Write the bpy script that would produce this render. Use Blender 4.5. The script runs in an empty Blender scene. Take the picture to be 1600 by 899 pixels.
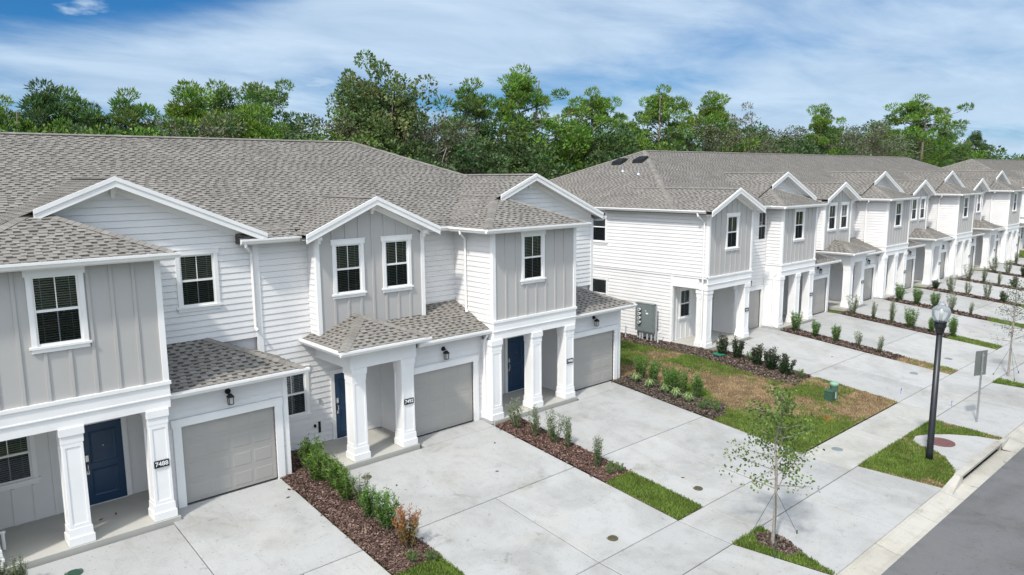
import bpy, math, random
import numpy as np
from mathutils import Matrix, Vector
random.seed(7)
S = bpy.context.scene
COL = S.collection
R = math.radians

# ------------------------------------------------------------------ camera
EYE = 8.25
yaw, pitch, roll = 0.83871154, 0.15296353, -0.00786765
ca, sa, cb, sb, cc, sc = math.cos(yaw), math.sin(yaw), math.cos(pitch), math.sin(pitch), math.cos(roll), math.sin(roll)
fw = Vector((ca * cb, sa * cb, -sb)); r0 = Vector((sa, -ca, 0)); u0 = r0.cross(fw)
rt = cc * r0 + sc * u0; up = -sc * r0 + cc * u0
cam = bpy.data.objects.new('camera', bpy.data.cameras.new('camera')); COL.objects.link(cam)
m = Matrix((rt, up, -fw)).transposed().to_4x4(); m.translation = Vector((0, 0, EYE))
cam.matrix_world = m
cam.data.sensor_width = 36; cam.data.lens = 36 * 1144.348 / 1600
cam.data.clip_start = 0.1; cam.data.clip_end = 3000
S.camera = cam
S.render.resolution_x = 1024; S.render.resolution_y = 575
S.view_settings.view_transform = 'Standard'; S.view_settings.look = 'None'
S.view_settings.gamma = 1; S.view_settings.exposure = 0.66

# ------------------------------------------------------------------ sun and sky
SUN_AZ, SUN_EL = 21, 52            # light travels towards +X and a little towards +Y
d = Vector((math.cos(R(SUN_AZ)) * math.cos(R(SUN_EL)), math.sin(R(SUN_AZ)) * math.cos(R(SUN_EL)), -math.sin(R(SUN_EL))))
sl = bpy.data.lights.new('sun', 'SUN'); sl.energy = 2.3; sl.angle = R(3.5); sl.color = (1, 0.955, 0.88)
so = bpy.data.objects.new('sun', sl); COL.objects.link(so)
so.rotation_euler = d.to_track_quat('-Z', 'Y').to_euler(); so.location = (-20, -10, 40)
W = bpy.data.worlds.new('World'); S.world = W; W.use_nodes = True
wt = W.node_tree; wt.nodes.clear()

def wn(t, **k):
    n = wt.nodes.new(t)
    for a, b in k.items(): setattr(n, a, b)
    return n
def wmath(op, a, b=None, c=None, clamp=False):
    n = wn('ShaderNodeMath', operation=op, use_clamp=clamp)
    for i, v in enumerate((a, b, c)):
        if v is None: continue
        if isinstance(v, (int, float)): n.inputs[i].default_value = v
        else: wt.links.new(v, n.inputs[i])
    return n.outputs[0]
sky = wn('ShaderNodeTexSky', sky_type='NISHITA', sun_disc=False)
sky.sun_elevation = R(SUN_EL); sky.sun_rotation = R(180 + 90 - SUN_AZ)
sky.air_density = 1.0; sky.dust_density = 0.4; sky.ozone_density = 3.0; sky.altitude = 50
tc = wn('ShaderNodeTexCoord'); sx = wn('ShaderNodeSeparateXYZ'); wt.links.new(tc.outputs['Generated'], sx.inputs[0])
zz = wmath('ADD', wmath('MAXIMUM', sx.outputs[2], 0.0), 0.13)
px = wmath('DIVIDE', sx.outputs[0], zz); py = wmath('DIVIDE', sx.outputs[1], zz)
cx = wn('ShaderNodeCombineXYZ'); wt.links.new(px, cx.inputs[0]); wt.links.new(py, cx.inputs[1])
def cloud(scale, rot, stretch, off, detail=7, rough=0.55, dist=0.0):
    mp = wn('ShaderNodeMapping'); mp.inputs['Rotation'].default_value = (0, 0, R(rot))
    mp.inputs['Scale'].default_value = stretch; mp.inputs['Location'].default_value = off
    nz = wn('ShaderNodeTexNoise'); nz.inputs['Scale'].default_value = scale; nz.inputs['Detail'].default_value = detail
    nz.inputs['Roughness'].default_value = rough; nz.inputs['Distortion'].default_value = dist
    wt.links.new(cx.outputs[0], mp.inputs[0]); wt.links.new(mp.outputs[0], nz.inputs[0])
    return nz.outputs[0]
c1 = cloud(0.42, -20, (1, 1, 1), (3.1, 1.7, 0), 8, 0.5, 0.35)
c2 = cloud(1.2, 38, (1, 1.9, 1), (0.3, 4.0, 0), 8, 0.6, 0.5)
c3 = cloud(5.0, 30, (1, 2.0, 1), (1.3, 2.0, 0), 6, 0.6, 0.2)
mix = wmath('ADD', wmath('MULTIPLY', c1, 0.80), wmath('ADD', wmath('MULTIPLY', c2, 0.16), wmath('MULTIPLY', c3, 0.04)))
# veil thickens towards the right of the view and away from the blue patch over the left roofs
def wdot(v):
    n = wn('ShaderNodeVectorMath', operation='DOT_PRODUCT'); wt.links.new(tc.outputs['Generated'], n.inputs[0]); n.inputs[1].default_value = v; return n.outputs['Value']
def dirv(az, el): return (math.cos(R(az)) * math.cos(R(el)), math.sin(R(az)) * math.cos(R(el)), math.sin(R(el)))
gap = wn('ShaderNodeMapRange', interpolation_type='SMOOTHSTEP'); wt.links.new(wdot(dirv(78, 38)), gap.inputs[0])   # the one clear gap in the veil
gap.inputs[1].default_value = 0.85; gap.inputs[2].default_value = 0.91; gap.inputs[3].default_value = 0; gap.inputs[4].default_value = 0.36
cov = wmath('SUBTRACT', wmath('ADD', mix, 0.075), gap.outputs[0])
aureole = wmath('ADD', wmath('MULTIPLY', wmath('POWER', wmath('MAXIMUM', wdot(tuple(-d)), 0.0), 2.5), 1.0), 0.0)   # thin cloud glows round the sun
mr = wn('ShaderNodeMapRange', interpolation_type='SMOOTHSTEP'); wt.links.new(cov, mr.inputs[0])
mr.inputs[1].default_value = 0.37; mr.inputs[2].default_value = 0.62; mr.inputs[3].default_value = 0.0; mr.inputs[4].default_value = 0.90
# small fair-weather puffs
p1 = cloud(2.6, 10, (1, 1, 1), (8.2, 3.3, 0), 6, 0.5)
pm = wn('ShaderNodeMapRange', interpolation_type='SMOOTHSTEP'); wt.links.new(p1, pm.inputs[0])
pm.inputs[1].default_value = 0.63; pm.inputs[2].default_value = 0.72; pm.inputs[3].default_value = 0; pm.inputs[4].default_value = 0.8
cl = wmath('MAXIMUM', mr.outputs[0], pm.outputs[0])
tint = wn('ShaderNodeMix', data_type='RGBA', blend_type='MULTIPLY'); tint.inputs[0].default_value = 1
wt.links.new(sky.outputs[0], tint.inputs[6]); tint.inputs[7].default_value = (0.12, 0.37, 0.60, 1)
ccol = wn('ShaderNodeMix', data_type='RGBA'); wt.links.new(c2, ccol.inputs[0])
ccol.inputs[6].default_value = (2.2, 3.15, 4.4, 1); ccol.inputs[7].default_value = (5.0, 6.0, 7.0, 1)
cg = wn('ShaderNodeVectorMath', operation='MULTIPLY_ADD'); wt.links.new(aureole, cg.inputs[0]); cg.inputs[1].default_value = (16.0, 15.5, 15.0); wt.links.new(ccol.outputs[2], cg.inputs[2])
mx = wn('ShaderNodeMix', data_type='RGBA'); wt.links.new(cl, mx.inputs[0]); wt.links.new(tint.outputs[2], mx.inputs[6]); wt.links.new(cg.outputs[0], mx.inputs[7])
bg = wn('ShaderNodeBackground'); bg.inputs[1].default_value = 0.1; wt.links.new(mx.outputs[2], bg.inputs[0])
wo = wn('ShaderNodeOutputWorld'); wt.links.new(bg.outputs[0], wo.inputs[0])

# ------------------------------------------------------------------ materials
MATS = {}
def mat(name, col, rough=0.6, spec=0.4, metal=0.0, var=0.0, vscale=3.0, var2=None, v2scale=0.4, bump=0.0, bscale=60, attr=False, trans=0.0, clear=0.0):
    """procedural material: base colour broken up by two world-space noises, optional per-face colour attribute"""
    if name in MATS: return MATS[name]
    mt = bpy.data.materials.new(name); mt.use_nodes = True; nt = mt.node_tree
    bs = nt.nodes['Principled BSDF']
    bs.inputs['Roughness'].default_value = rough; bs.inputs['Specular IOR Level'].default_value = spec; bs.inputs['Metallic'].default_value = metal
    if clear: bs.inputs['Coat Weight'].default_value = clear
    geo = nt.nodes.new('ShaderNodeNewGeometry')
    cur = None
    if attr:
        at = nt.nodes.new('ShaderNodeAttribute'); at.attribute_name = 'tone'; at.attribute_type = 'GEOMETRY'
        mu = nt.nodes.new('ShaderNodeMix'); mu.data_type = 'RGBA'; mu.blend_type = 'MULTIPLY'; mu.inputs[0].default_value = 1
        mu.inputs[6].default_value = (*col, 1); nt.links.new(at.outputs['Color'], mu.inputs[7]); cur = mu.outputs[2]
    def noise(sc_, det=5):
        n = nt.nodes.new('ShaderNodeTexNoise'); n.inputs['Scale'].default_value = sc_; n.inputs['Detail'].default_value = det
        nt.links.new(geo.outputs['Position'], n.inputs['Vector']); return n
    def blend(cur, amount, tocol, n, lo, hi):
        r = nt.nodes.new('ShaderNodeMapRange'); nt.links.new(n.outputs[0], r.inputs[0])
        r.inputs[1].default_value = lo; r.inputs[2].default_value = hi; r.inputs[4].default_value = amount
        mi = nt.nodes.new('ShaderNodeMix'); mi.data_type = 'RGBA'; nt.links.new(r.outputs[0], mi.inputs[0])
        if cur is None: mi.inputs[6].default_value = (*col, 1)
        else: nt.links.new(cur, mi.inputs[6])
        if isinstance(tocol, tuple): mi.inputs[7].default_value = (*tocol, 1)
        return mi
    if var:
        mi = blend(cur, 1.0, tuple(c * (1 - var) for c in col), noise(vscale, 6), 0.35, 0.7)
        if attr:
            mi.blend_type = 'MULTIPLY'; mi.inputs[7].default_value = (1 - var,) * 3 + (1,)
        cur = mi.outputs[2]
    if var2:
        mi = blend(cur, 1.0, tuple(var2), noise(v2scale, 4), 0.48, 0.72); cur = mi.outputs[2]
    if cur is None: bs.inputs['Base Color'].default_value = (*col, 1)
    else: nt.links.new(cur, bs.inputs['Base Color'])
    if bump:
        bn = noise(bscale, 4); bu = nt.nodes.new('ShaderNodeBump'); bu.inputs['Strength'].default_value = bump; bu.inputs['Distance'].default_value = 0.01
        nt.links.new(bn.outputs[0], bu.inputs['Height']); nt.links.new(bu.outputs[0], bs.inputs['Normal'])
    if trans:
        tr = nt.nodes.new('ShaderNodeBsdfTranslucent'); ms = nt.nodes.new('ShaderNodeMixShader'); ms.inputs[0].default_value = trans
        if cur is not None: nt.links.new(cur, tr.inputs[0])
        else: tr.inputs[0].default_value = (*col, 1)
        nt.links.new(bs.outputs[0], ms.inputs[1]); nt.links.new(tr.outputs[0], ms.inputs[2]); nt.links.new(ms.outputs[0], nt.nodes['Material Output'].inputs[0])
    MATS[name] = mt
    return mt

SIDING = mat('white_lap_siding', (0.76, 0.75, 0.742), 0.5, var=0.09, vscale=.9, bump=0.15, bscale=25)
TRIM = mat('white_trim_paint', (0.82, 0.812, 0.80), 0.4, var=0.07, vscale=1.3)
GUTTER = mat('white_aluminium', (0.81, 0.80, 0.785), 0.3, var=0.06, vscale=4)
GREY = mat('grey_board_paint', (0.45, 0.435, 0.42), 0.55, var=0.04, vscale=1.5, bump=0.1, bscale=30)
BACKW = mat('porch_white_boards', (0.72, 0.71, 0.69), 0.55, var=0.04, vscale=2)
GARAGE = mat('taupe_garage_paint', (0.37, 0.355, 0.33), 0.45, var=0.05, vscale=1.5, bump=0.1, bscale=80)
NAVY = mat('navy_door_paint', (0.009, 0.042, 0.098), 0.35, spec=0.5, var=0.1, vscale=3)
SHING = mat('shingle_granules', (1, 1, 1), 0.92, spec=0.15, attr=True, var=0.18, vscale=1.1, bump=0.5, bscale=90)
ROOFBASE = mat('roof_underlayer', (0.10, 0.094, 0.086), 0.95, spec=0.1, var=0.2, vscale=3)
CONC = mat('driveway_concrete', (0.385, 0.39, 0.395), 0.75, spec=0.25, var=0.13, vscale=0.9, var2=(0.33, 0.335, 0.335), v2scale=0.42, bump=0.2, bscale=45)
WALK = mat('sidewalk_concrete', (0.385, 0.385, 0.365), 0.8, spec=0.25, var=0.14, vscale=1.4, var2=(0.32, 0.317, 0.30), v2scale=0.5, bump=0.2, bscale=45)
PORCHF = mat('porch_concrete', (0.42, 0.41, 0.375), 0.8, spec=0.2, var=0.1, vscale=1.3, bump=0.15, bscale=40)
CURB = mat('curb_concrete', (0.45, 0.425, 0.37), 0.85, spec=0.2, var=0.22, vscale=2.2, var2=(0.33, 0.31, 0.27), v2scale=0.9, bump=0.4, bscale=35)
JOINT = mat('joint_dark', (0.11, 0.11, 0.105), 0.95, spec=0.1, var=0.2)  # dark grey painted as the shade in slab joints
ASPH = mat('asphalt', (0.14, 0.137, 0.135), 0.9, spec=0.25, var=0.22, vscale=0.7, var2=(0.11, 0.11, 0.113), v2scale=2.2, bump=0.9, bscale=55)
SOIL = mat('sandy_soil', (0.16, 0.12, 0.075), 0.95, spec=0.1, var=0.35, vscale=6)
MULCHB = mat('mulch_bed_soil', (0.055, 0.030, 0.022), 0.95, spec=0.1, var=0.5, vscale=14, bump=1.0, bscale=30)
MULCH = mat('bark_chips', (1, 1, 1), 0.9, spec=0.15, attr=True)
GRASSB = mat('turf_base', (0.075, 0.10, 0.028), 0.95, spec=0.1, var=0.35, vscale=9, var2=(0.23, 0.17, 0.10), v2scale=0.5)
TANB = mat('thin_lawn_soil', (0.25, 0.19, 0.11), 0.95, spec=0.1, var=0.35, vscale=9)
GRASS = mat('grass_blades', (1, 1, 1), 0.6, spec=0.25, attr=True, trans=0.35)
LEAF = mat('leaves', (1, 1, 1), 0.55, spec=0.3, attr=True, trans=0.3)
BARK = mat('bark', (0.27, 0.22, 0.175), 0.9, spec=0.15, var=0.4, vscale=6, bump=0.8, bscale=12)
PALEBARK = mat('pale_bark', (0.30, 0.27, 0.24), 0.9, spec=0.15, var=0.3, vscale=12)
BLACK = mat('black_metal', (0.012, 0.013, 0.015), 0.6, spec=0.3, var=0.3, vscale=5)
BLACKPOLE = mat('lamp_pole_black', (0.014, 0.016, 0.019), 0.4, spec=0.5, var=0.3, vscale=3)
STEEL = mat('galvanised_steel', (0.45, 0.47, 0.48), 0.4, metal=0.7, var=0.15, vscale=8)
SIGNB = mat('sign_back_metal', (0.20, 0.215, 0.20), 0.45, metal=0.3, var=0.12, vscale=5)
CHROME = mat('satin_nickel', (0.62, 0.61, 0.58), 0.25, metal=0.9)
PLAQUE = mat('plaque_black', (0.01, 0.01, 0.012), 0.4)
NUM = mat('number_white', (0.82, 0.82, 0.82), 0.5)
METER = mat('meter_cabinet_grey_green', (0.17, 0.20, 0.195), 0.45, var=0.1, vscale=6)
PVC = mat('grey_pvc', (0.42, 0.43, 0.44), 0.5)
WPVC = mat('white_pvc', (0.74, 0.74, 0.72), 0.4)
GREENP = mat('pale_green_plastic', (0.20, 0.37, 0.26), 0.5, var=0.12, vscale=8)
DGREEN = mat('dark_green_plastic', (0.035, 0.085, 0.055), 0.5, var=0.15, vscale=8)
BRASS = mat('cover_brass', (0.13, 0.12, 0.07), 0.6, metal=0.3, var=0.3, vscale=30)
RUST = mat('cast_iron_rust', (0.16, 0.075, 0.07), 0.7, var=0.35, vscale=14)
COVER = mat('cover_grey', (0.22, 0.25, 0.26), 0.7, var=0.3, vscale=20)
BLUE = mat('flag_blue', (0.01, 0.06, 0.6), 0.6)
ORANGE = mat('marking_orange', (0.9, 0.14, 0.02), 0.7)
DARK = mat('dark_room', (0.012, 0.013, 0.015), 0.9, spec=0.05, var=0.3, vscale=2)  # near-black paint standing for shade behind windows and in the inlet
BLIND = mat('blind_slats', (0.8, 0.8, 0.78), 0.6)
LAMPGLOW = mat('lamp_glass_panel', (0.45, 0.45, 0.42), 0.2)
TWIG = mat('debris_brown', (0.11, 0.075, 0.05), 0.9)

def concrete(name, col, seed, blot=.8, stain=(.62, .60, .57), warm=(1.0, .985, .955)):
    mt = bpy.data.materials.new(name); mt.use_nodes = True; nt = mt.node_tree; bs = nt.nodes['Principled BSDF']
    bs.inputs['Roughness'].default_value = .82; bs.inputs['Specular IOR Level'].default_value = .25
    geo = nt.nodes.new('ShaderNodeNewGeometry'); oi = nt.nodes.new('ShaderNodeObjectInfo')
    base = nt.nodes.new('ShaderNodeMapRange'); nt.links.new(oi.outputs['Random'], base.inputs[0]); base.inputs[3].default_value = .94; base.inputs[4].default_value = 1.05
    cur = nt.nodes.new('ShaderNodeVectorMath'); cur.operation = 'SCALE'; cur.inputs[0].default_value = col; nt.links.new(base.outputs[0], cur.inputs[3]); cur = cur.outputs[0]
    def layer(cur, sc_, lo, hi, tone, stretch=(1, 1, 1), det=5, rough=.6, dist=0):
        mp = nt.nodes.new('ShaderNodeMapping'); mp.inputs['Scale'].default_value = stretch; mp.inputs['Location'].default_value = (seed, seed * 2.3, 0); nt.links.new(geo.outputs['Position'], mp.inputs[0])
        n = nt.nodes.new('ShaderNodeTexNoise'); n.inputs['Scale'].default_value = sc_; n.inputs['Detail'].default_value = det; n.inputs['Roughness'].default_value = rough; n.inputs['Distortion'].default_value = dist; nt.links.new(mp.outputs[0], n.inputs['Vector'])
        r = nt.nodes.new('ShaderNodeMapRange'); r.interpolation_type = 'SMOOTHSTEP'; nt.links.new(n.outputs[0], r.inputs[0]); r.inputs[1].default_value = lo; r.inputs[2].default_value = hi
        mi = nt.nodes.new('ShaderNodeMix'); mi.data_type = 'RGBA'; mi.blend_type = 'MULTIPLY'; nt.links.new(r.outputs[0], mi.inputs[0]); nt.links.new(cur, mi.inputs[6]); mi.inputs[7].default_value = (*tone, 1); return mi.outputs[2]
    cur = layer(cur, .45, .42, .68, (blot, blot, blot * .985), dist=.6); cur = layer(cur, 2.2, .45, .75, (.90, .90, .885)); cur = layer(cur, .9, .60, .74, (.80, .79, .77), dist=1.2)
    cur = layer(cur, 1.3, .60, .76, stain, (1, 1, 1), 6, .7, .8); cur = layer(cur, 14, .66, .70, (.72, .70, .66), det=2); cur = layer(cur, 3.0, .56, .80, (.88, .875, .865), (2.4, .22, 1), 4); cur = layer(cur, 38, .35, .75, (.90, .90, .89), det=3); cur = layer(cur, 7, .62, .68, (.86, .85, .82), det=8, rough=.8)
    cur = layer(cur, .6, .45, .7, warm)
    nt.links.new(cur, bs.inputs['Base Color'])
    bn = nt.nodes.new('ShaderNodeTexNoise'); bn.inputs['Scale'].default_value = 45; nt.links.new(geo.outputs['Position'], bn.inputs['Vector']); bu = nt.nodes.new('ShaderNodeBump'); bu.inputs['Strength'].default_value = .25; bu.inputs['Distance'].default_value = .01; nt.links.new(bn.outputs[0], bu.inputs['Height']); nt.links.new(bu.outputs[0], bs.inputs['Normal'])
    return mt
CONC = concrete('driveway_concrete_stained', (.385, .385, .38), 3.0, .82)
WALK = concrete('sidewalk_concrete_stained', (.40, .395, .37), 9.0, .82)
CURB = concrete('kerb_concrete_stained', (.43, .41, .365), 14.0, .78, (.55, .50, .43))
ASPH = concrete('asphalt_worn', (.150, .150, .152), 21.0, .80, (.72, .72, .72), (.97, .97, 1.0))
def glass(name, tint_, refl, rough=0.02):
    mt = bpy.data.materials.new(name); mt.use_nodes = True; nt = mt.node_tree; nt.nodes.clear()
    t = nt.nodes.new('ShaderNodeBsdfTransparent'); t.inputs[0].default_value = (*tint_, 1)
    g = nt.nodes.new('ShaderNodeBsdfGlossy'); g.inputs['Roughness'].default_value = rough; g.inputs[0].default_value = (0.9, 0.95, 1, 1)
    f = nt.nodes.new('ShaderNodeFresnel'); f.inputs[0].default_value = refl
    ms = nt.nodes.new('ShaderNodeMixShader'); o = nt.nodes.new('ShaderNodeOutputMaterial')
    nt.links.new(f.outputs[0], ms.inputs[0]); nt.links.new(t.outputs[0], ms.inputs[1]); nt.links.new(g.outputs[0], ms.inputs[2]); nt.links.new(ms.outputs[0], o.inputs[0])
    return mt
GLASS = glass('window_glass', (0.66, 0.72, 0.72), 1.75)
SCREEN = glass('insect_screen', (0.55, 0.57, 0.59), 1.2, 0.3)
GLOBE = glass('globe_glass', (0.88, 0.91, 0.92), 1.45, 0.05)
_n = GLOBE.node_tree; _d = _n.nodes.new('ShaderNodeBsdfDiffuse'); _d.inputs[0].default_value = (.75, .78, .8, 1); _m = _n.nodes.new('ShaderNodeMixShader'); _m.inputs[0].default_value = .22
_o = [q for q in _n.nodes if q.type == 'OUTPUT_MATERIAL'][0]; _l = _o.inputs[0].links[0].from_socket; _n.links.new(_l, _m.inputs[1]); _n.links.new(_d.outputs[0], _m.inputs[2]); _n.links.new(_m.outputs[0], _o.inputs[0])

# ------------------------------------------------------------------ mesh helpers
def tag(o, label=None, cat=None, group=None, kind=None):
    if label: o['label'] = label
    if cat: o['category'] = cat
    if group: o['group'] = group
    if kind: o['kind'] = kind
    return o
def empty(name, loc, label=None, cat=None, group=None, kind=None):
    o = bpy.data.objects.new(name, None); o.empty_display_size = 0.2; COL.objects.link(o); o.location = loc
    return tag(o, label, cat, group, kind)
def adopt(o, parent):
    """child keeps world coordinates: the top-level empties only carry a location"""
    o.parent = parent
    if parent.parent is None and parent.type == 'EMPTY':
        o.matrix_parent_inverse = Matrix.Translation(-parent.location)
class MB:
    def __init__(s): s.v = []; s.f = []; s.t = []; s.m = []; s.mi = 0; s.tone = (1, 1, 1)
    def poly(s, pts):
        n = len(s.v); s.v += [tuple(p) for p in pts]; s.f.append(tuple(range(n, n + len(pts)))); s.t.append(s.tone); s.m.append(s.mi)
    def mesh8(s, p, faces=((0, 3, 2, 1), (4, 5, 6, 7), (0, 1, 5, 4), (1, 2, 6, 5), (2, 3, 7, 6), (3, 0, 4, 7))):
        n = len(s.v); s.v += [tuple(q) for q in p]
        for f in faces: s.f.append(tuple(n + i for i in f)); s.t.append(s.tone); s.m.append(s.mi)
    def box(s, x0, x1, y0, y1, z0, z1):
        s.mesh8([(x0, y0, z0), (x1, y0, z0), (x1, y1, z0), (x0, y1, z0), (x0, y0, z1), (x1, y0, z1), (x1, y1, z1), (x0, y1, z1)])
    def frustum(s, cx, cy, z0, z1, a0, a1):
        s.mesh8([(cx - a0, cy - a0, z0), (cx + a0, cy - a0, z0), (cx + a0, cy + a0, z0), (cx - a0, cy + a0, z0), (cx - a1, cy - a1, z1), (cx + a1, cy - a1, z1), (cx + a1, cy + a1, z1), (cx - a1, cy + a1, z1)])
    def tube(s, pts, rad, n=6, cap=True):
        pts = [Vector(p) for p in pts]; rad = rad if isinstance(rad, (list, tuple)) else [rad] * len(pts)
        base = len(s.v)
        for i, p in enumerate(pts):
            a = pts[min(i + 1, len(pts) - 1)] - pts[max(i - 1, 0)]; a.normalize()
            e = Vector((0, 0, 1)) if abs(a.z) < 0.9 else Vector((1, 0, 0)); x = a.cross(e).normalized(); y = a.cross(x)
            for k in range(n):
                t = 2 * math.pi * k / n; s.v.append(tuple(p + (x * math.cos(t) + y * math.sin(t)) * rad[i]))
        for i in range(len(pts) - 1):
            for k in range(n):
                a0 = base + i * n + k; a1 = base + i * n + (k + 1) % n
                s.f.append((a0, a1, a1 + n, a0 + n)); s.t.append(s.tone); s.m.append(s.mi)
        if cap:
            s.f.append(tuple(base + k for k in range(n))[::-1]); s.t.append(s.tone); s.m.append(s.mi)
            s.f.append(tuple(base + (len(pts) - 1) * n + k for k in range(n))); s.t.append(s.tone); s.m.append(s.mi)
    def lathe(s, cx, cy, prof, n=20):
        base = len(s.v)
        for r, z in prof:
            for k in range(n):
                t = 2 * math.pi * k / n; s.v.append((cx + r * math.cos(t), cy + r * math.sin(t), z))
        for i in range(len(prof) - 1):
            for k in range(n):
                a0 = base + i * n + k; a1 = base + i * n + (k + 1) % n
                s.f.append((a0, a1, a1 + n, a0 + n)); s.t.append(s.tone); s.m.append(s.mi)
    def mesh(s, name, mats, smooth=False):
        me = bpy.data.meshes.new(name); me.from_pydata(s.v, [], s.f)
        for mt in (mats if isinstance(mats, (list, tuple)) else [mats]): me.materials.append(mt)
        if any(s.m): me.polygons.foreach_set('material_index', s.m)
        if any(t != (1, 1, 1) for t in s.t):
            a = me.attributes.new('tone', 'FLOAT_COLOR', 'FACE')
            a.data.foreach_set('color', np.c_[np.array(s.t, dtype=np.float32), np.ones(len(s.t), dtype=np.float32)].ravel())
        if smooth: me.polygons.foreach_set('use_smooth', [True] * len(s.f))
        me.update(); return me
    def build(s, name, mats, parent=None, smooth=False, **k):
        if not s.f: return None
        o = bpy.data.objects.new(name, s.mesh(name, mats, smooth)); COL.objects.link(o)
        if parent: adopt(o, parent)
        return tag(o, **k)
def quads_mesh(name, V, T, mt):
    """V: (n,4,3) quads, T: (n,3) tones"""
    n = len(V); me = bpy.data.meshes.new(name)
    me.vertices.add(n * 4); me.vertices.foreach_set('co', V.astype(np.float32).ravel())
    me.loops.add(n * 4); me.loops.foreach_set('vertex_index', np.arange(n * 4, dtype=np.int32))
    me.polygons.add(n); me.polygons.foreach_set('loop_start', np.arange(0, n * 4, 4, dtype=np.int32))
    try: me.polygons.foreach_set('loop_total', np.full(n, 4, dtype=np.int32))
    except Exception: pass
    me.materials.append(mt)
    a = me.attributes.new('tone', 'FLOAT_COLOR', 'FACE')
    a.data.foreach_set('color', np.c_[T, np.ones(n)].astype(np.float32).ravel())
    me.update(); me.validate(); return me
def add(name, me, parent=None, loc=None, **k):
    o = bpy.data.objects.new(name, me); COL.objects.link(o)
    if loc is not None: o.location = loc
    if parent: adopt(o, parent)
    return tag(o, **k)

# ------------------------------------------------------------------ ground profile (the yards fall towards the street)
YG = [(-400, -0.78), (-1.9, -0.80), (-1.3, -0.90), (2.3, -0.84), (6.03, -0.93), (6.64, -0.86), (8.96, -0.79), (10.56, -0.752), (18.6, 0.0), (1200, 0.0)]
def gz(y):
    for (a, za), (b, zb) in zip(YG, YG[1:]):
        if y <= b: return za + (zb - za) * (y - a) / (b - a)
    return 0.0
g = MB()
ys = [y for y, z in YG]
for a, b in zip(ys, ys[1:]):
    g.poly([(-500, a, gz(a) - 0.13), (1400, a, gz(a) - 0.13), (1400, b, gz(b) - 0.13), (-500, b, gz(b) - 0.13)])
g.build('ground', GRASSB, kind='structure')
rd = MB()
for a, b in ((-1.3, 2.3), (2.3, 6.03)):
    rd.poly([(-120, a, gz(a)), (500, a, gz(a)), (500, b, gz(b)), (-120, b, gz(b))])
rd.build('road', ASPH, kind='structure')

def slab(parent, name, pts, mt, top=0.0, thick=0.12):
    """a concrete slab with an eased edge: pts counter-clockwise (x, y); the top follows the ground profile"""
    cxm = sum(p[0] for p in pts) / len(pts); cym = sum(p[1] for p in pts) / len(pts)
    mb = MB(); n = len(pts)
    def inset(p, e):
        dx, dy = cxm - p[0], cym - p[1]; l = math.hypot(dx, dy)
        return (p[0] + dx / l * e, p[1] + dy / l * e)
    o1 = [(*p, gz(p[1]) + top - 0.012) for p in pts]
    ins = [inset(p, 0.02) for p in pts]; o2 = [(*p, gz(p[1]) + top) for p in ins]
    bt = [(*p, gz(p[1]) + top - thick) for p in pts]
    mb.poly(o2)
    for i in range(n):
        j = (i + 1) % n
        mb.poly([o1[i], o1[j], o2[j], o2[i]]); mb.poly([bt[i], bt[j], o1[j], o1[i]])
    return mb.build(name, mt, parent)
def rect(x0, x1, y0, y1): return [(x0, y0), (x1, y0), (x1, y1), (x0, y1)]
YJ = 14.28; YS1, YS0, YC1, YC0 = 10.56, 8.96, 6.64, 6.03
G_ = 0.012
def driveway(lab, xa, xb, mid, ytop, extra=None, flare=(0, 0), ft=(0, 0)):
    t = empty('driveway', ((xa + xb) / 2, YJ, gz(YJ)), lab, 'driveway', kind='structure')
    jb = MB(); jb.poly([(xa + flare[0], YC1, gz(YC1) - .03), (xb + flare[1], YC1, gz(YC1) - .03), (xb + ft[1], YS0, gz(YS0) - .03), (xa + ft[0], YS0, gz(YS0) - .03)])
    jb.poly([(xa, YS1, gz(YS1) - .02), (xb, YS1, gz(YS1) - .02), (xb, ytop, gz(ytop) - .02), (xa, ytop, gz(ytop) - .02)])
    jb.build('joint_filler', JOINT, t)  # dark sheet under the gaps paints their joint shadow
    for a, b in ((xa, mid - G_), (mid + G_, xb)):
        slab(t, 'concrete_slab', rect(a, b, YS1 + G_, YJ - G_), CONC)
    slab(t, 'concrete_slab', rect(xa, xb, YJ + G_, ytop), CONC)
    # apron between sidewalk and kerb, flared at the kerb
    xa2, xb2 = xa + flare[0], xb + flare[1]
    slab(t, 'concrete_slab', [(xa2, YC1 + G_), (mid - G_, YC1 + G_), (mid - G_, YS0 - G_), (xa + ft[0], YS0 - G_)], CONC)
    slab(t, 'concrete_slab', [(mid + G_, YC1 + G_), (xb2, YC1 + G_), (xb + ft[1], YS0 - G_), (mid + G_, YS0 - G_)], CONC)
    if extra:
        for e in extra: slab(t, 'concrete_slab', e, CONC)
    return t

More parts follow.
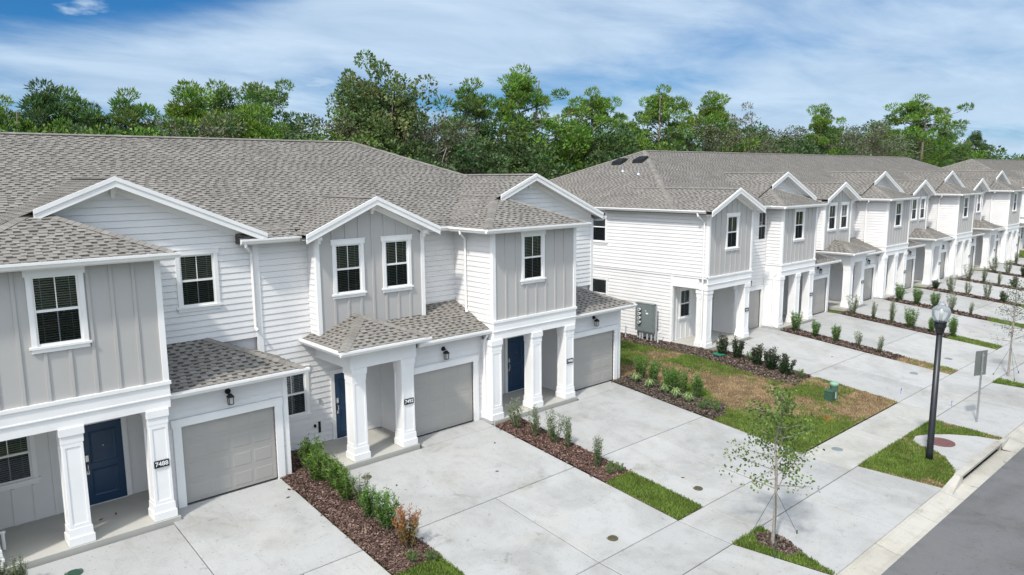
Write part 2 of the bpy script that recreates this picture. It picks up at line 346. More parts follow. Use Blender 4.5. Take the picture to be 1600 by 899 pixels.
# ------------------------------------------------------------------ shingle roofs
def lerp(a, b, t): return a + (b - a) * t
EXPO = 0.145
PAL = [(0.250, 0.235, 0.214), (0.236, 0.221, 0.200), (0.268, 0.253, 0.232), (0.226, 0.210, 0.190), (0.246, 0.231, 0.210)]
def shingle_plane(poly, store, v_origin=0.0, rs=None, singles=None, dim=1.0):
    """poly: 3D convex polygon, poly[0]->poly[1] runs along the eave; tabs are laid in courses up the slope"""
    rs = rs or random
    P = [Vector(p) for p in poly]; u = (P[1] - P[0]).normalized(); nrm = u.cross(P[2] - P[0]).normalized()
    if nrm.z < 0: nrm = -nrm
    v = nrm.cross(u).normalized()
    if v.z < 0: v = -v
    O = P[0]; q = [((p - O).dot(u), (p - O).dot(v)) for p in P]
    vmin = min(a[1] for a in q); vmax = max(a[1] for a in q)
    def span(vv):
        xs = []
        for i in range(len(q)):
            a, b = q[i], q[(i + 1) % len(q)]
            if (a[1] - vv) * (b[1] - vv) <= 0 and abs(a[1] - b[1]) > 1e-9:
                t = (vv - a[1]) / (b[1] - a[1]); xs.append(lerp(a[0], b[0], t))
            elif abs(a[1] - b[1]) < 1e-9 and abs(a[1] - vv) < 1e-6: xs += [a[0], b[0]]
        return (min(xs), max(xs)) if xs else None
    def W3(a, b, h): p = O + u * a + v * b + nrm * h; return (p.x, p.y, p.z)
    k = math.floor((vmin + v_origin) / EXPO)
    while k * EXPO - v_origin < vmax - 0.01:
        va = max(k * EXPO - v_origin, vmin + 1e-4); vb = min((k + 1) * EXPO - v_origin, vmax - 1e-4); k += 1
        if vb - va < 0.02: continue
        sa_, sb_ = span(va), span(vb)
        if not sa_ or not sb_: continue
        lo = min(sa_[0], sb_[0]); hi = max(sa_[1], sb_[1])
        def cl(a, vv, s_): return min(max(a, s_[0]), s_[1])
        x = lo - rs.uniform(0, 0.3); tab = True
        while x < hi:
            w = rs.uniform(0.10, 0.20) if tab else rs.uniform(0.09, 0.19)
            x1 = x + w
            a0, a1 = cl(x, va, sa_), cl(x1, va, sa_); b0, b1 = cl(x, vb, sb_), cl(x1, vb, sb_)
            if a1 - a0 > 0.004 or b1 - b0 > 0.004:
                pc = rs.choice(PAL); f_ = rs.uniform(0.96, 1.04) * dim; c = tuple(q_ * f_ for q_ in pc)
                mb = MB() if singles is not None and tab else store
                if tab:
                    h = 0.020
                    mb.tone = c
                    mb.poly([W3(a0, va, h), W3(a1, va, h), W3(b1, vb, 0.004), W3(b0, vb, 0.004)])
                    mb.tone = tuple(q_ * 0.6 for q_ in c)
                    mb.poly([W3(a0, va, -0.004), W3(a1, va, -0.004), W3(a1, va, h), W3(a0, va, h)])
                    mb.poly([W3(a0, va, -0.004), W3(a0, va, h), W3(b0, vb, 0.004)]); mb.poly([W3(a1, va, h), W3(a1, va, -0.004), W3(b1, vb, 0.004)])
                    if singles is not None: singles.append(mb)
                else:
                    h = 0.008; vm = lerp(va, vb, 0.55); am0, am1 = lerp(a0, b0, .55), lerp(a1, b1, .55)
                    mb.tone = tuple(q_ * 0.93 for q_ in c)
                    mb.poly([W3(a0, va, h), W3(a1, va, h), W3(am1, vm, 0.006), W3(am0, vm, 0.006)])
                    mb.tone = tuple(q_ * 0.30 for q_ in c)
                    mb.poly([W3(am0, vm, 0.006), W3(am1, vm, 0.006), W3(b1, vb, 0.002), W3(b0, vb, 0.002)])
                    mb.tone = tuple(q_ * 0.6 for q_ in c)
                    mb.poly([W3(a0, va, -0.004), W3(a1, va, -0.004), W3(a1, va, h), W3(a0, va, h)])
                mb.tone = (1, 1, 1)
            x = x1; tab = not tab
def cap_line(mb, a, b, rs=random, wid=0.15, drop=0.055, dirs=None):
    """hip / ridge cap pieces from a to b"""
    a, b = Vector(a), Vector(b); L = (b - a).length; t = (b - a) / L; side = t.cross(Vector((0, 0, 1))).normalized()
    n = max(1, int(L / 0.17)); upv = side.cross(t).normalized()
    if upv.z < 0: upv = -upv
    for i in range(n):
        p, q = a + t * (L * i / n), a + t * (L * (i + 1.15) / n); c = rs.choice(PAL); f_ = rs.uniform(.82, 1.0); mb.tone = tuple(k * f_ for k in c)
        h0, h1 = 0.036, 0.028
        A, B = p + upv * h0, q + upv * h1
        for sgn in (-1, 1):
            C, D = p + side * sgn * wid + upv * (h0 - drop), q + side * sgn * wid + upv * (h1 - drop)
            mb.poly([A, B, D, C] if sgn > 0 else [A, C, D, B])
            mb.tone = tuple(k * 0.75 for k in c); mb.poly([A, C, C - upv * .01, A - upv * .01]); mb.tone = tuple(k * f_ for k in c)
    mb.tone = (1, 1, 1)

class Bld:
    """one row of joined townhouses: everything it is made of hangs under one empty"""
    def __init__(s, root, near):
        s.root = root; s.near = near; s.st = {}; s.rs = random.Random(len(root.name) + int(root.location.x))
    def bag(s, name, mt):
        if name not in s.st: s.st[name] = (MB(), mt)
        return s.st[name][0]
    def finish(s):
        for n, (mb, mt) in s.st.items(): mb.build(n, mt, s.root, kind='stuff')
    def roof(s, name, planes, base, caps=(), single_planes=(), vo=0.0, label=None, extra_planes=()):
        bm_ = MB()
        for p in base: bm_.poly(p)
        ro = bm_.build(name, ROOFBASE, s.root)
        if label: ro['label'] = label
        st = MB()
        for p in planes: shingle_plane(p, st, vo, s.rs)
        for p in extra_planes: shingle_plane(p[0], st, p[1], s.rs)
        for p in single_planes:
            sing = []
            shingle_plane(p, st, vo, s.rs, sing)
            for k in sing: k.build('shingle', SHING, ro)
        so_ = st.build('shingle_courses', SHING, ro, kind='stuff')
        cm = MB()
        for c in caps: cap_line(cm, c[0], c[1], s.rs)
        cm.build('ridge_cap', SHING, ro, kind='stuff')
        return ro
    def boards(s, axis, u0, u1, z0, z1, p, out, holes=(), clip=None, mt=None, expo=0.178, name='siding_board', force_bag=False):
        """lap siding on a vertical plane. axis 'x': runs along X at Y=p; axis 'y': along Y at X=p; out = +-1 side the face looks to"""
        mt = mt or SIDING; n = max(1, round((z1 - z0) / expo)); e = (z1 - z0) / n
        for i in range(n):
            za, zb = z0 + i * e, z0 + (i + 1) * e
            cuts = sorted({za, zb, *[h for hh in holes for h in hh[2:] if za < h < zb]})
            mb = MB() if (s.near and not force_bag) else s.bag('siding', mt)
            made = False
            for a, b in zip(cuts, cuts[1:]):
                segs = [(u0, u1)]
                for h in holes:
                    if h[2] < (a + b) / 2 < h[3]:
                        segs = [w for (l, r_) in segs for w in ((l, min(r_, h[0])), (max(l, h[1]), r_)) if w[1] - w[0] > 0.01]
                gr = (.008 if s.near else .016) if a == za else 0; oa = lerp(0.021, 0.004, (a - za) / e); ob = lerp(0.021, 0.004, (b - za) / e)
                for l, r_ in segs:
                    la, ra, lb, rb = l, r_, l, r_
                    if clip:
                        c0, c1 = clip(a); d0, d1 = clip(b); la, ra, lb, rb = max(l, c0), min(r_, c1), max(l, d0), min(r_, d1)
                        if ra <= la: continue
                        if rb < lb: lb = rb = (lb + rb) / 2
                    def pt(u_, z, o): return (u_, p + out * o, z) if axis == 'x' else (p + out * o, u_, z)
                    a_ = a + gr
                    mb.poly([pt(la, a_, oa), pt(ra, a_, oa), pt(rb, b, ob), pt(lb, b, ob)])
                    mb.poly([pt(la, a_, -.02), pt(ra, a_, -.02), pt(ra, a_, oa), pt(la, a_, oa)])
                    if gr: mb.poly([pt(la, a, -.02), pt(ra, a, -.02), pt(ra, a_, -.02), pt(la, a_, -.02)])
                    mb.poly([pt(la, a_, oa), pt(lb, b, ob), pt(lb, b, -.03), pt(la, a_, -.03)]); mb.poly([pt(ra, a_, oa), pt(ra, a_, -.03), pt(rb, b, -.03), pt(rb, b, ob)])
                    if s.near and not force_bag and len(cuts) == 2: mb.build(name, mt, s.root); mb = MB()
            if s.near and not force_bag and mb.f: mb.build(name, mt, s.root)
    def panel(s, x0, x1, z0, z1, y, holes, mt, clip=None, step=0.455, name='board_panel', margin=0.16):
        """board-and-batten front (faces -Y): flat panel with holes, and battens standing proud"""
        mb = MB() if s.near else s.bag('grey_panels' if mt is GREY else 'porch_panels', mt)
        zs = sorted({z0, z1, *[h[2] for h in holes], *[h[3] for h in holes]}); zs = [z for z in zs if z0 <= z <= z1]
        if clip: zs = sorted(set(zs) | {z0 + (z1 - z0) * k / 12 for k in range(13)})
        for a, b in zip(zs, zs[1:]):
            segs = [(x0, x1)]
            for h in holes:
                if h[2] < (a + b) / 2 < h[3]: segs = [w for (l, r_) in segs for w in ((l, min(r_, h[0])), (max(l, h[1]), r_)) if w[1] - w[0] > .005]
            for l, r_ in segs:
                la, ra, lb, rb = l, r_, l, r_
                if clip:
                    c0, c1 = clip(a); d0, d1 = clip(b); la, ra, lb, rb = max(l, c0), min(r_, c1), max(l, d0), min(r_, d1)
                    if ra <= la: continue
                    if rb < lb: lb = rb = (lb + rb) / 2
                mb.poly([(la, y, a), (ra, y, a), (rb, y, b), (lb, y, b)])
        if s.near: mb.build(name, mt, s.root)
        n = max(2, round((x1 - x0) / step)); w = 0.034
        for i in range(1, n):
            x = lerp(x0, x1, i / n); ranges = [(z0, z1)]
            for h in holes:
                if h[0] - margin < x < h[1] + margin: ranges = [w2 for (l, r_) in ranges for w2 in ((l, min(r_, h[2] - margin)), (max(l, h[3] + margin), r_)) if w2[1] - w2[0] > .03]
            for a, b in ranges:
                bb = MB() if s.near else s.bag('battens_grey' if mt is GREY else 'battens_white', mt)
                if clip:
                    while b > a + .02 and not (clip(b)[0] < x - w and x + w < clip(b)[1]): b -= 0.03
                if b - a < 0.05: continue
                bb.box(x - w, x + w, y - 0.026, y + .005, a, b)
                if s.near and bb.f: bb.build('batten', mt, s.root)
    def trim(s, name, boxes, mt=None, bagname=None, **k):
        if s.near:
            mb = MB()
            for b in boxes: mb.box(*b)
            return mb.build(name, mt or TRIM, s.root, **k)
        mb = s.bag(bagname or 'white_trim', mt or TRIM)
        for b in boxes: mb.box(*b)
    def part(s, name, mb, mt, smooth=False, **k): return mb.build(name, mt, s.root, smooth, **k)

# window kit: shared meshes, local origin at the centre bottom of the glass opening, looking to -Y
WK = {}
WR = random.Random(3)
def window_kit(w, h, muntin, blind):
    key = (round(w, 2), round(h, 2), muntin, blind)
    if key in WK: return WK[key]
    hw = w / 2
    fr = MB()                                             # vinyl frame and meeting rail
    for x0, x1, z0, z1 in ((-hw, -hw + .045, 0, h), (hw - .045, hw, 0, h), (-hw + .045, hw - .045, 0, .05), (-hw + .045, hw - .045, h - .045, h)):
        fr.box(x0, x1, -.012, .05, z0, z1)
    fr.box(-hw + .045, hw - .045, -.006, .045, h * .5 - .028, h * .5 + .028)
    for x0, x1, z0, z1 in ((-hw, -hw + .1, -.0, h), ): pass
    mu = MB()
    if muntin:
        for z0, z1 in ((h * .5 + .028, h - .045), (.05, h * .5 - .028)): mu.box(-.011, .011, .012 if z0 > .2 else .022, .022 if z0 > .2 else .034, z0, z1)
    tr = MB()                                             # flat casing with a slightly wider head
    tr.box(-hw - .10, -hw, -.045, .0, -.0, h); tr.box(hw, hw + .10, -.045, .0, 0, h)
    tr.box(-hw - .14, hw + .14, -.052, .0, h, h + .14); tr.box(-hw - .16, hw + .16, -.062, .0, h + .14, h + .165)
    rv = MB()                                             # reveal and a near-black panel painted for the unlit room
    rv.box(-hw + .001, hw - .001, .095, .105, .001, h - .001)
    for x in (-hw + .002, hw - .012): rv.box(x, x + .01, .05, .095, .001, h - .001)
    sl_ = MB(); sl_.box(-hw - .15, hw + .15, -.075, .0, -.05, 0.0); sl_.box(-hw - .11, hw + .11, -.04, .0, -.14, -.05)
    p1_, p2_ = MB(), MB()
    p1_.poly([(-hw + .045, .017, h * .5 + .028), (hw - .045, .017, h * .5 + .028), (hw - .045, .017, h - .045), (-hw + .045, .017, h - .045)])
    p2_.poly([(-hw + .045, .028, .05), (hw - .045, .028, .05), (hw - .045, .028, h * .5 - .028), (-hw + .045, .028, h * .5 - .028)])
    sc_ = MB(); sc_.poly([(-hw + .045, .004, .05), (hw - .045, .004, .05), (hw - .045, .004, h * .5 - .028), (-hw + .045, .004, h * .5 - .028)])
    bl = MB()
    if blind:
        n = int((h - .1) / .052)
        for i in range(n):
            z = .06 + i * .052; bl.mesh8([(-hw + .05, .048, z), (hw - .05, .048, z), (hw - .05, .078, z + .014), (-hw + .05, .078, z + .014), (-hw + .05, .048, z + .004), (hw - .05, .048, z + .004), (hw - .05, .078, z + .018), (-hw + .05, .078, z + .018)])
        for x in (-hw * .62, hw * .62): bl.box(x - .006, x + .006, .044, .047, .05, h - .05)
    WK[key] = dict(f=fr.mesh('window_frame', GUTTER), m=mu.mesh('muntin', GUTTER) if mu.f else None, t=tr.mesh('casing', TRIM), r=rv.mesh('dark_interior', DARK), s=sl_.mesh('sill', TRIM),
                   p1=p1_.mesh('pane', GLASS), p2=p2_.mesh('pane', GLASS), sc=sc_.mesh('insect_screen', SCREEN), b=bl.mesh('blind', BLIND) if bl.f else None)
    return WK[key]
def window(b, x, y, z, w, h, rot=0, muntin=True, blind=True, casing=True):
    k = window_kit(w, h, muntin, blind)
    if not b.near and WR.random() < .4: k = window_kit(w, h, muntin, False)
    f = bpy.data.objects.new('window', k['f']); COL.objects.link(f); adopt(f, b.root); f.location = (x, y, z); f.rotation_euler = (0, 0, rot)
    def sub(n, me):
        if me is None: return
        o = bpy.data.objects.new(n, me); COL.objects.link(o); o.parent = f; return o
    sub('pane', k['p1']); sub('pane', k['p2']); sub('dark_interior', k['r']); sub('insect_screen', k['sc'])
    bo = sub('blind', k['b'])
    if bo: bo['kind'] = 'stuff'
    sub('muntin', k['m'])
    if casing: sub('casing', k['t']); sub('sill', k['s'])
    return f
GDK = {}
def garage_door(b, xc, y, w=2.44, h=2.13):
    if 'sec' not in GDK:
        mb = MB(); H_ = h / 4 - .006; hw = w / 2
        mb.box(-hw, hw, 0, .04, 0, H_)
        for i in range(4):
            for_ = lerp(-hw + .08, hw - .08, i / 4) + .035; x1 = lerp(-hw + .08, hw - .08, (i + 1) / 4) - .035
            a0, a1, z0, z1 = for_, x1, .085, H_ - .085
            rim = [(a0, -.001, z0), (a1, -.001, z0), (a1, -.001, z1), (a0, -.001, z1)]
            mid_ = [(a0 + .025, -.006, z0 + .025), (a1 - .025, -.006, z0 + .025), (a1 - .025, -.006, z1 - .025), (a0 + .025, -.006, z1 - .025)]
            inn = [(a0 + .05, -.006, z0 + .05), (a1 - .05, -.006, z0 + .05), (a1 - .05, -.006, z1 - .05), (a0 + .05, -.006, z1 - .05)]
            for A, B in ((rim, mid_), (mid_, inn)):
                for q in range(4): r_ = (q + 1) % 4; mb.poly([A[q], A[r_], B[r_], B[q]])
            mb.poly(inn)
        GDK['sec'] = mb.mesh('door_section', GARAGE)
    bk = MB(); bk.box(xc - w / 2, xc + w / 2, y + .045, y + .05, 0.012, h)
    bk.box(xc - w / 2, xc + w / 2, y - .005, y + .04, 0.0, 0.022)
    d_ = bk.build('garage_door', BLACK, b.root)
    for i in range(4):
        o = bpy.data.objects.new('door_section', GDK['sec']); COL.objects.link(o); o.parent = d_; o.location = (xc, y, .022 + i * (h / 4 - .004))
    t_ = .2
    b.part('garage_door_casing', boxes([(xc - w / 2 - t_, xc - w / 2, y - .10, y, -.02, h - .04), (xc + w / 2, xc + w / 2 + t_, y - .10, y, -.02, h - .04), (xc - w / 2 - t_ - .03, xc + w / 2 + t_ + .03, y - .105, y, h - .04, h + .14), (xc - w / 2 - t_ - .05, xc + w / 2 + t_ + .05, y - .12, y, h + .14, h + .165)]), TRIM)
def boxes(l):
    mb = MB()
    for q in l: mb.box(*q)
    return mb
def front_door(b, x0, y, hinge_right=True, h=2.08, w=0.91, z=0.06):
    mb = boxes([(x0, x0 + w, y - .03, y + .01, z, z + h)])
    # recessed two-panel face with a moulded ring round each panel
    for z0, z1 in ((z + .2, z + .93), (z + 1.08, z + h - .17)):
        a0, a1 = x0 + .15, x0 + w - .15
        rim = [(a0, y - .031, z0), (a1, y - .031, z0), (a1, y - .031, z1), (a0, y - .031, z1)]
        md = [(a0 + .02, y - .046, z0 + .02), (a1 - .02, y - .046, z0 + .02), (a1 - .02, y - .046, z1 - .02), (a0 + .02, y - .046, z1 - .02)]
        nn = [(a0 + .06, y - .034, z0 + .06), (a1 - .06, y - .034, z0 + .06), (a1 - .06, y - .034, z1 - .06), (a0 + .06, y - .034, z1 - .06)]
        for A, B in ((rim, md), (md, nn)):
            for q in range(4): r_ = (q + 1) % 4; mb.poly([A[q], A[r_], B[r_], B[q]])
        mb.poly(nn)
    dr = mb.build('front_door', NAVY, b.root)
    hx = x0 + (.07 if hinge_right else w - .07)
    hd = MB(); hd.tube([(hx, y - .045, z + .86), (hx, y - .09, z + .9), (hx, y - .1, z + .98), (hx, y - .09, z + 1.08), (hx, y - .04, z + 1.1)], .016, 6); hd.box(hx - .03, hx + .03, y - .05, y - .03, z + .82, z + .92)
    hd.box(hx - .035, hx + .035, y - .06, y - .03, z + 1.16, z + 1.32); hd.build('handle', CHROME, dr)
    pk = MB(); pk.tube([(x0 + w / 2, y - .03, z + 1.5), (x0 + w / 2, y - .045, z + 1.5)], .012, 8); pk.build('peephole', CHROME, dr)
    b.part('door_casing', boxes([(x0 - .12, x0, y - .05, y, z, z + h + .02), (x0 + w, x0 + w + .12, y - .05, y, z, z + h + .02), (x0 - .15, x0 + w + .15, y - .055, y, z + h + .02, z + h + .15), (x0 - .02, x0 + w + .02, y - .07, y, z - .02, z)]), TRIM)
def gutter_run(mb, a, b_, h=0.125, w=0.125, side=None):
    """K-style open gutter from a to b_ (top inner edge), side = horizontal unit vector pointing away from the roof"""
    a, b_ = Vector(a), Vector(b_); s_ = Vector(side).normalized(); z = Vector((0, 0, 1))
    prof = [(0, 0), (0, -h), (w * .62, -h), (w * .78, -h * .55), (w, -h * .42), (w, 0), (w - .02, 0), (w - .02, -h * .36), (w * .58, -h + .012), (.01, -h + .012), (.01, 0)]
    pa = [a + s_ * p[0] + z * p[1] for p in prof]; pb = [b_ + s_ * p[0] + z * p[1] for p in prof]
    for i in range(len(prof) - 1): mb.poly([pa[i], pb[i], pb[i + 1], pa[i + 1]])
    mb.poly(pa[:6]); mb.poly(pb[:6][::-1])
    L = (b_ - a).length; n = int(L / .75)
    for i in range(1, n + 1):                              # hanger clips across the trough
        c = a + (b_ - a) * (i / (n + 1)); t = (b_ - a).normalized() * .014
        q = [c - t + z * .004, c + t + z * .004, c + t + s_ * w + z * .004, c - t + s_ * w + z * .004]; mb.poly(q)
def downspout(b, pts, w=0.075, d_=0.055, name='downspout'):
    mb = MB(); mb.tube(pts, w * .62, 4, True)
    return mb.build(name, GUTTER, b.root)
def wall_light(b, x, y, z):
    mb = boxes([(x - .015, x + .015, y - .16, y - .02, z + .14, z + .165)])
    mb.tube([(x, y - .03, z + .15), (x, y, z + .15)], .075, 10)
    yc = y - .17; mb.frustum(x, yc, z + .03, z + .12, .085, .03); mb.box(x - .06, x + .06, yc - .06, yc + .06, z - .165, z - .15)
    for sx_ in (-.055, .055):
        for sy_ in (-.055, .055): mb.box(x + sx_ - .007, x + sx_ + .007, yc + sy_ - .007, yc + sy_ + .007, z - .15, z + .03)
    o = mb.build('wall_lantern', BLACK, b.root)
    gmb = boxes([(x - .048, x + .048, yc - .048, yc + .048, z - .15, z + .03)]); gmb.build('lantern_glass', LAMPGLOW, o)
def text_mesh(body, size, parent, loc, rotz, mt, name='number'):
    cu = bpy.data.curves.new('t', 'FONT'); cu.body = body; cu.size = size; cu.align_x = 'CENTER'; cu.align_y = 'CENTER'; cu.extrude = 0.004; cu.offset = 0.002
    tmp = bpy.data.objects.new('t', cu); COL.objects.link(tmp); bpy.context.view_layer.update()
    me = bpy.data.meshes.new_from_object(tmp.evaluated_get(bpy.context.evaluated_depsgraph_get())); bpy.data.objects.remove(tmp); bpy.data.curves.remove(cu)
    me.materials.clear(); me.materials.append(mt)
    me.transform(Matrix.Translation(Vector(loc)) @ Matrix.Rotation(rotz, 4, 'Z') @ Matrix.Rotation(R(90), 4, 'X'))
    o = bpy.data.objects.new(name, me); COL.objects.link(o); o.parent = parent; return o
def plaque(b, x, y, z, num=None):
    mb = boxes([(x - .17, x + .17, y - .025, y + .02, z - .085, z + .085)])
    o = mb.build('house_number_plaque', PLAQUE, b.root)
    if num: text_mesh(num, .15, o, (x, y - .026, z), 0, NUM)
    else:
        for k in (-.09, -.03, .03, .09): boxes([(x + k - .014, x + k + .014, y - .028, y - .025, z - .04, z + .04)]).build('number', NUM, o)
    return o
def column(b, xc, yc, z0=0.0, z1=2.8, deep=0.0, base=True):
    """square tapered porch column: two-step plinth, panelled tapering shaft, two-step capital"""
    a0, a1 = .212, .207
    sh = MB(); y1 = yc + deep
    def fr(za, zb, p, q): sh.mesh8([(xc - p, yc - p, za), (xc + p, yc - p, za), (xc + p, y1 + p, za), (xc - p, y1 + p, za), (xc - q, yc - q, zb), (xc + q, yc - q, zb), (xc + q, y1 + q, zb), (xc - q, y1 + q, zb)])
    fr(z0 + .45, z1 - .36, a0, a1)
    # thin raised stiles leave a sunk panel in the front and left faces
    hh0, hh1 = z0 + .45, z1 - .36
    def P_(t, u_): aa_ = lerp(a0, a1, t); return aa_ * u_
    for face in (0, 1):
        for u_a, u_b, ta, tb in ((-1, -.72, 0, 1), (.72, 1, 0, 1), (-.72, .72, 0, .045), (-.72, .72, .95, 1)):
            pts = []
            for off in (0.0, .014):
                for (u_, t) in ((u_a, ta), (u_b, ta), (u_b, tb), (u_a, tb)):
                    aa_ = lerp(a0, a1, t); zq = lerp(hh0, hh1, t)
                    if face == 0: pts.append((xc + aa_ * u_, yc - aa_ - off, zq))
                    else: pts.append((xc - aa_ - off, lerp(yc - aa_, y1 + aa_, (u_ + 1) / 2), zq))
            sh.mesh8(pts)
    o = sh.build('column', TRIM, b.root)
    pb = MB(); sh = pb; fr(z0 + .06, z0 + .25, .262, .262); fr(z0 + .25, z0 + .45, .24, .234); pb.build('column_base', TRIM, o)
    pc = MB(); sh = pc; fr(z1 - .36, z1 - .18, .226, .226); fr(z1 - .18, z1 - .002, .25, .25); pc.build('column_capital', TRIM, o)
    pf = MB(); sh = pf; fr(z0 - .06, z0 + .06, .25, .25); pf.build('column_footing', PVC, o)
    return o
def bracket(mb, x, y, z, w=.07): # little corbel under a gable peak
    mb.box(x - w, x + w, y - .26, y, z - .09, z); mb.box(x - w * .8, x + w * .8, y - .17, y, z - .2, z - .09); mb.box(x - w * .6, x + w * .6, y - .09, y, z - .3, z - .2)
def gable(b, xc, half, yf, zpk, pitch_, ywall, yback, name='gable_roof', lcut=None):
    """front gable roof: overhang plane at yf, wall plane at ywall, runs back to yback"""
    ze = zpk - pitch_ * half; n_ = math.hypot(1, pitch_); t = .14
    L = [(xc - half, yf, ze), (xc - half, yback, ze), (xc, yback, zpk), (xc, yf, zpk)]
    Rr = [(xc + half, yback, ze), (xc + half, yf, ze), (xc, yf, zpk), (xc, yback, zpk)]
    base = [L, Rr, [(x, y, z - t) for x, y, z in L][::-1], [(x, y, z - t) for x, y, z in Rr][::-1]]
    b.roof(name, [[L[0], L[1], L[2], L[3]], [Rr[0], Rr[1], Rr[2], Rr[3]]], base, caps=[((xc, yf, zpk), (xc, yback, zpk))])
    mb = MB()                                             # rake boards, two steps
    for sgn in (-1, 1):
        for y0, y1, z_hi, z_lo in ((yf - .05, yf - .001, .035, -.07), (yf - .03, yf + .0, -.07, -.22)):
            hf = half + .03
            if sgn < 0 and lcut is not None: hf = xc - lcut
            zq_ = zpk - pitch_ * hf
            p = [(xc, zpk + z_hi), (xc + sgn * hf, zq_ + z_hi), (xc + sgn * hf, zq_ + z_lo), (xc, zpk + z_lo)]
            f_ = [(q[0], y0, q[1]) for q in p]; k_ = [(q[0], y1, q[1]) for q in p]
            mb.mesh8(f_ + k_)
        # sloping soffit frieze against the wall
        p = [(xc, zpk - .16), (xc + sgn * half * .93, zpk - .16 - pitch_ * half * .93), (xc + sgn * half * .93, zpk - .34 - pitch_ * half * .93), (xc, zpk - .34)]
        mb.mesh8([(q[0], ywall - .035, q[1]) for q in p] + [(q[0], ywall, q[1]) for q in p])
    b.part('rake_board', mb, TRIM)
    sf = MB()
    for sgn in (-1, 1):
        sf.poly([(xc, yf, zpk - .155), (xc + sgn * half, yf, ze - .155), (xc + sgn * half, ywall, ze - .155), (xc, ywall, zpk - .155)])
    b.part('soffit', sf, TRIM)
    br = MB(); bracket(br, xc, ywall, zpk - .2); b.part('gable_bracket', br, TRIM)

PT = 0.42
ZE = 6.55            # height of the main eaves
def eave_strip(b, xa, xb, ye, z, depth, wall_z):
    """soffit and fascia under a stretch of eave"""
    b.trim('fascia', [(xa, xb, ye - .001, ye + .03, z - .17, z - .01), (xa, xb, ye + .03, ye + depth, z - .17, z - .15)])
def wall_core(b, x0, x1, y0, y1, z0, z1): b.bag('wall_core', SIDING).box(x0, x1, y0, y1, z0, z1)

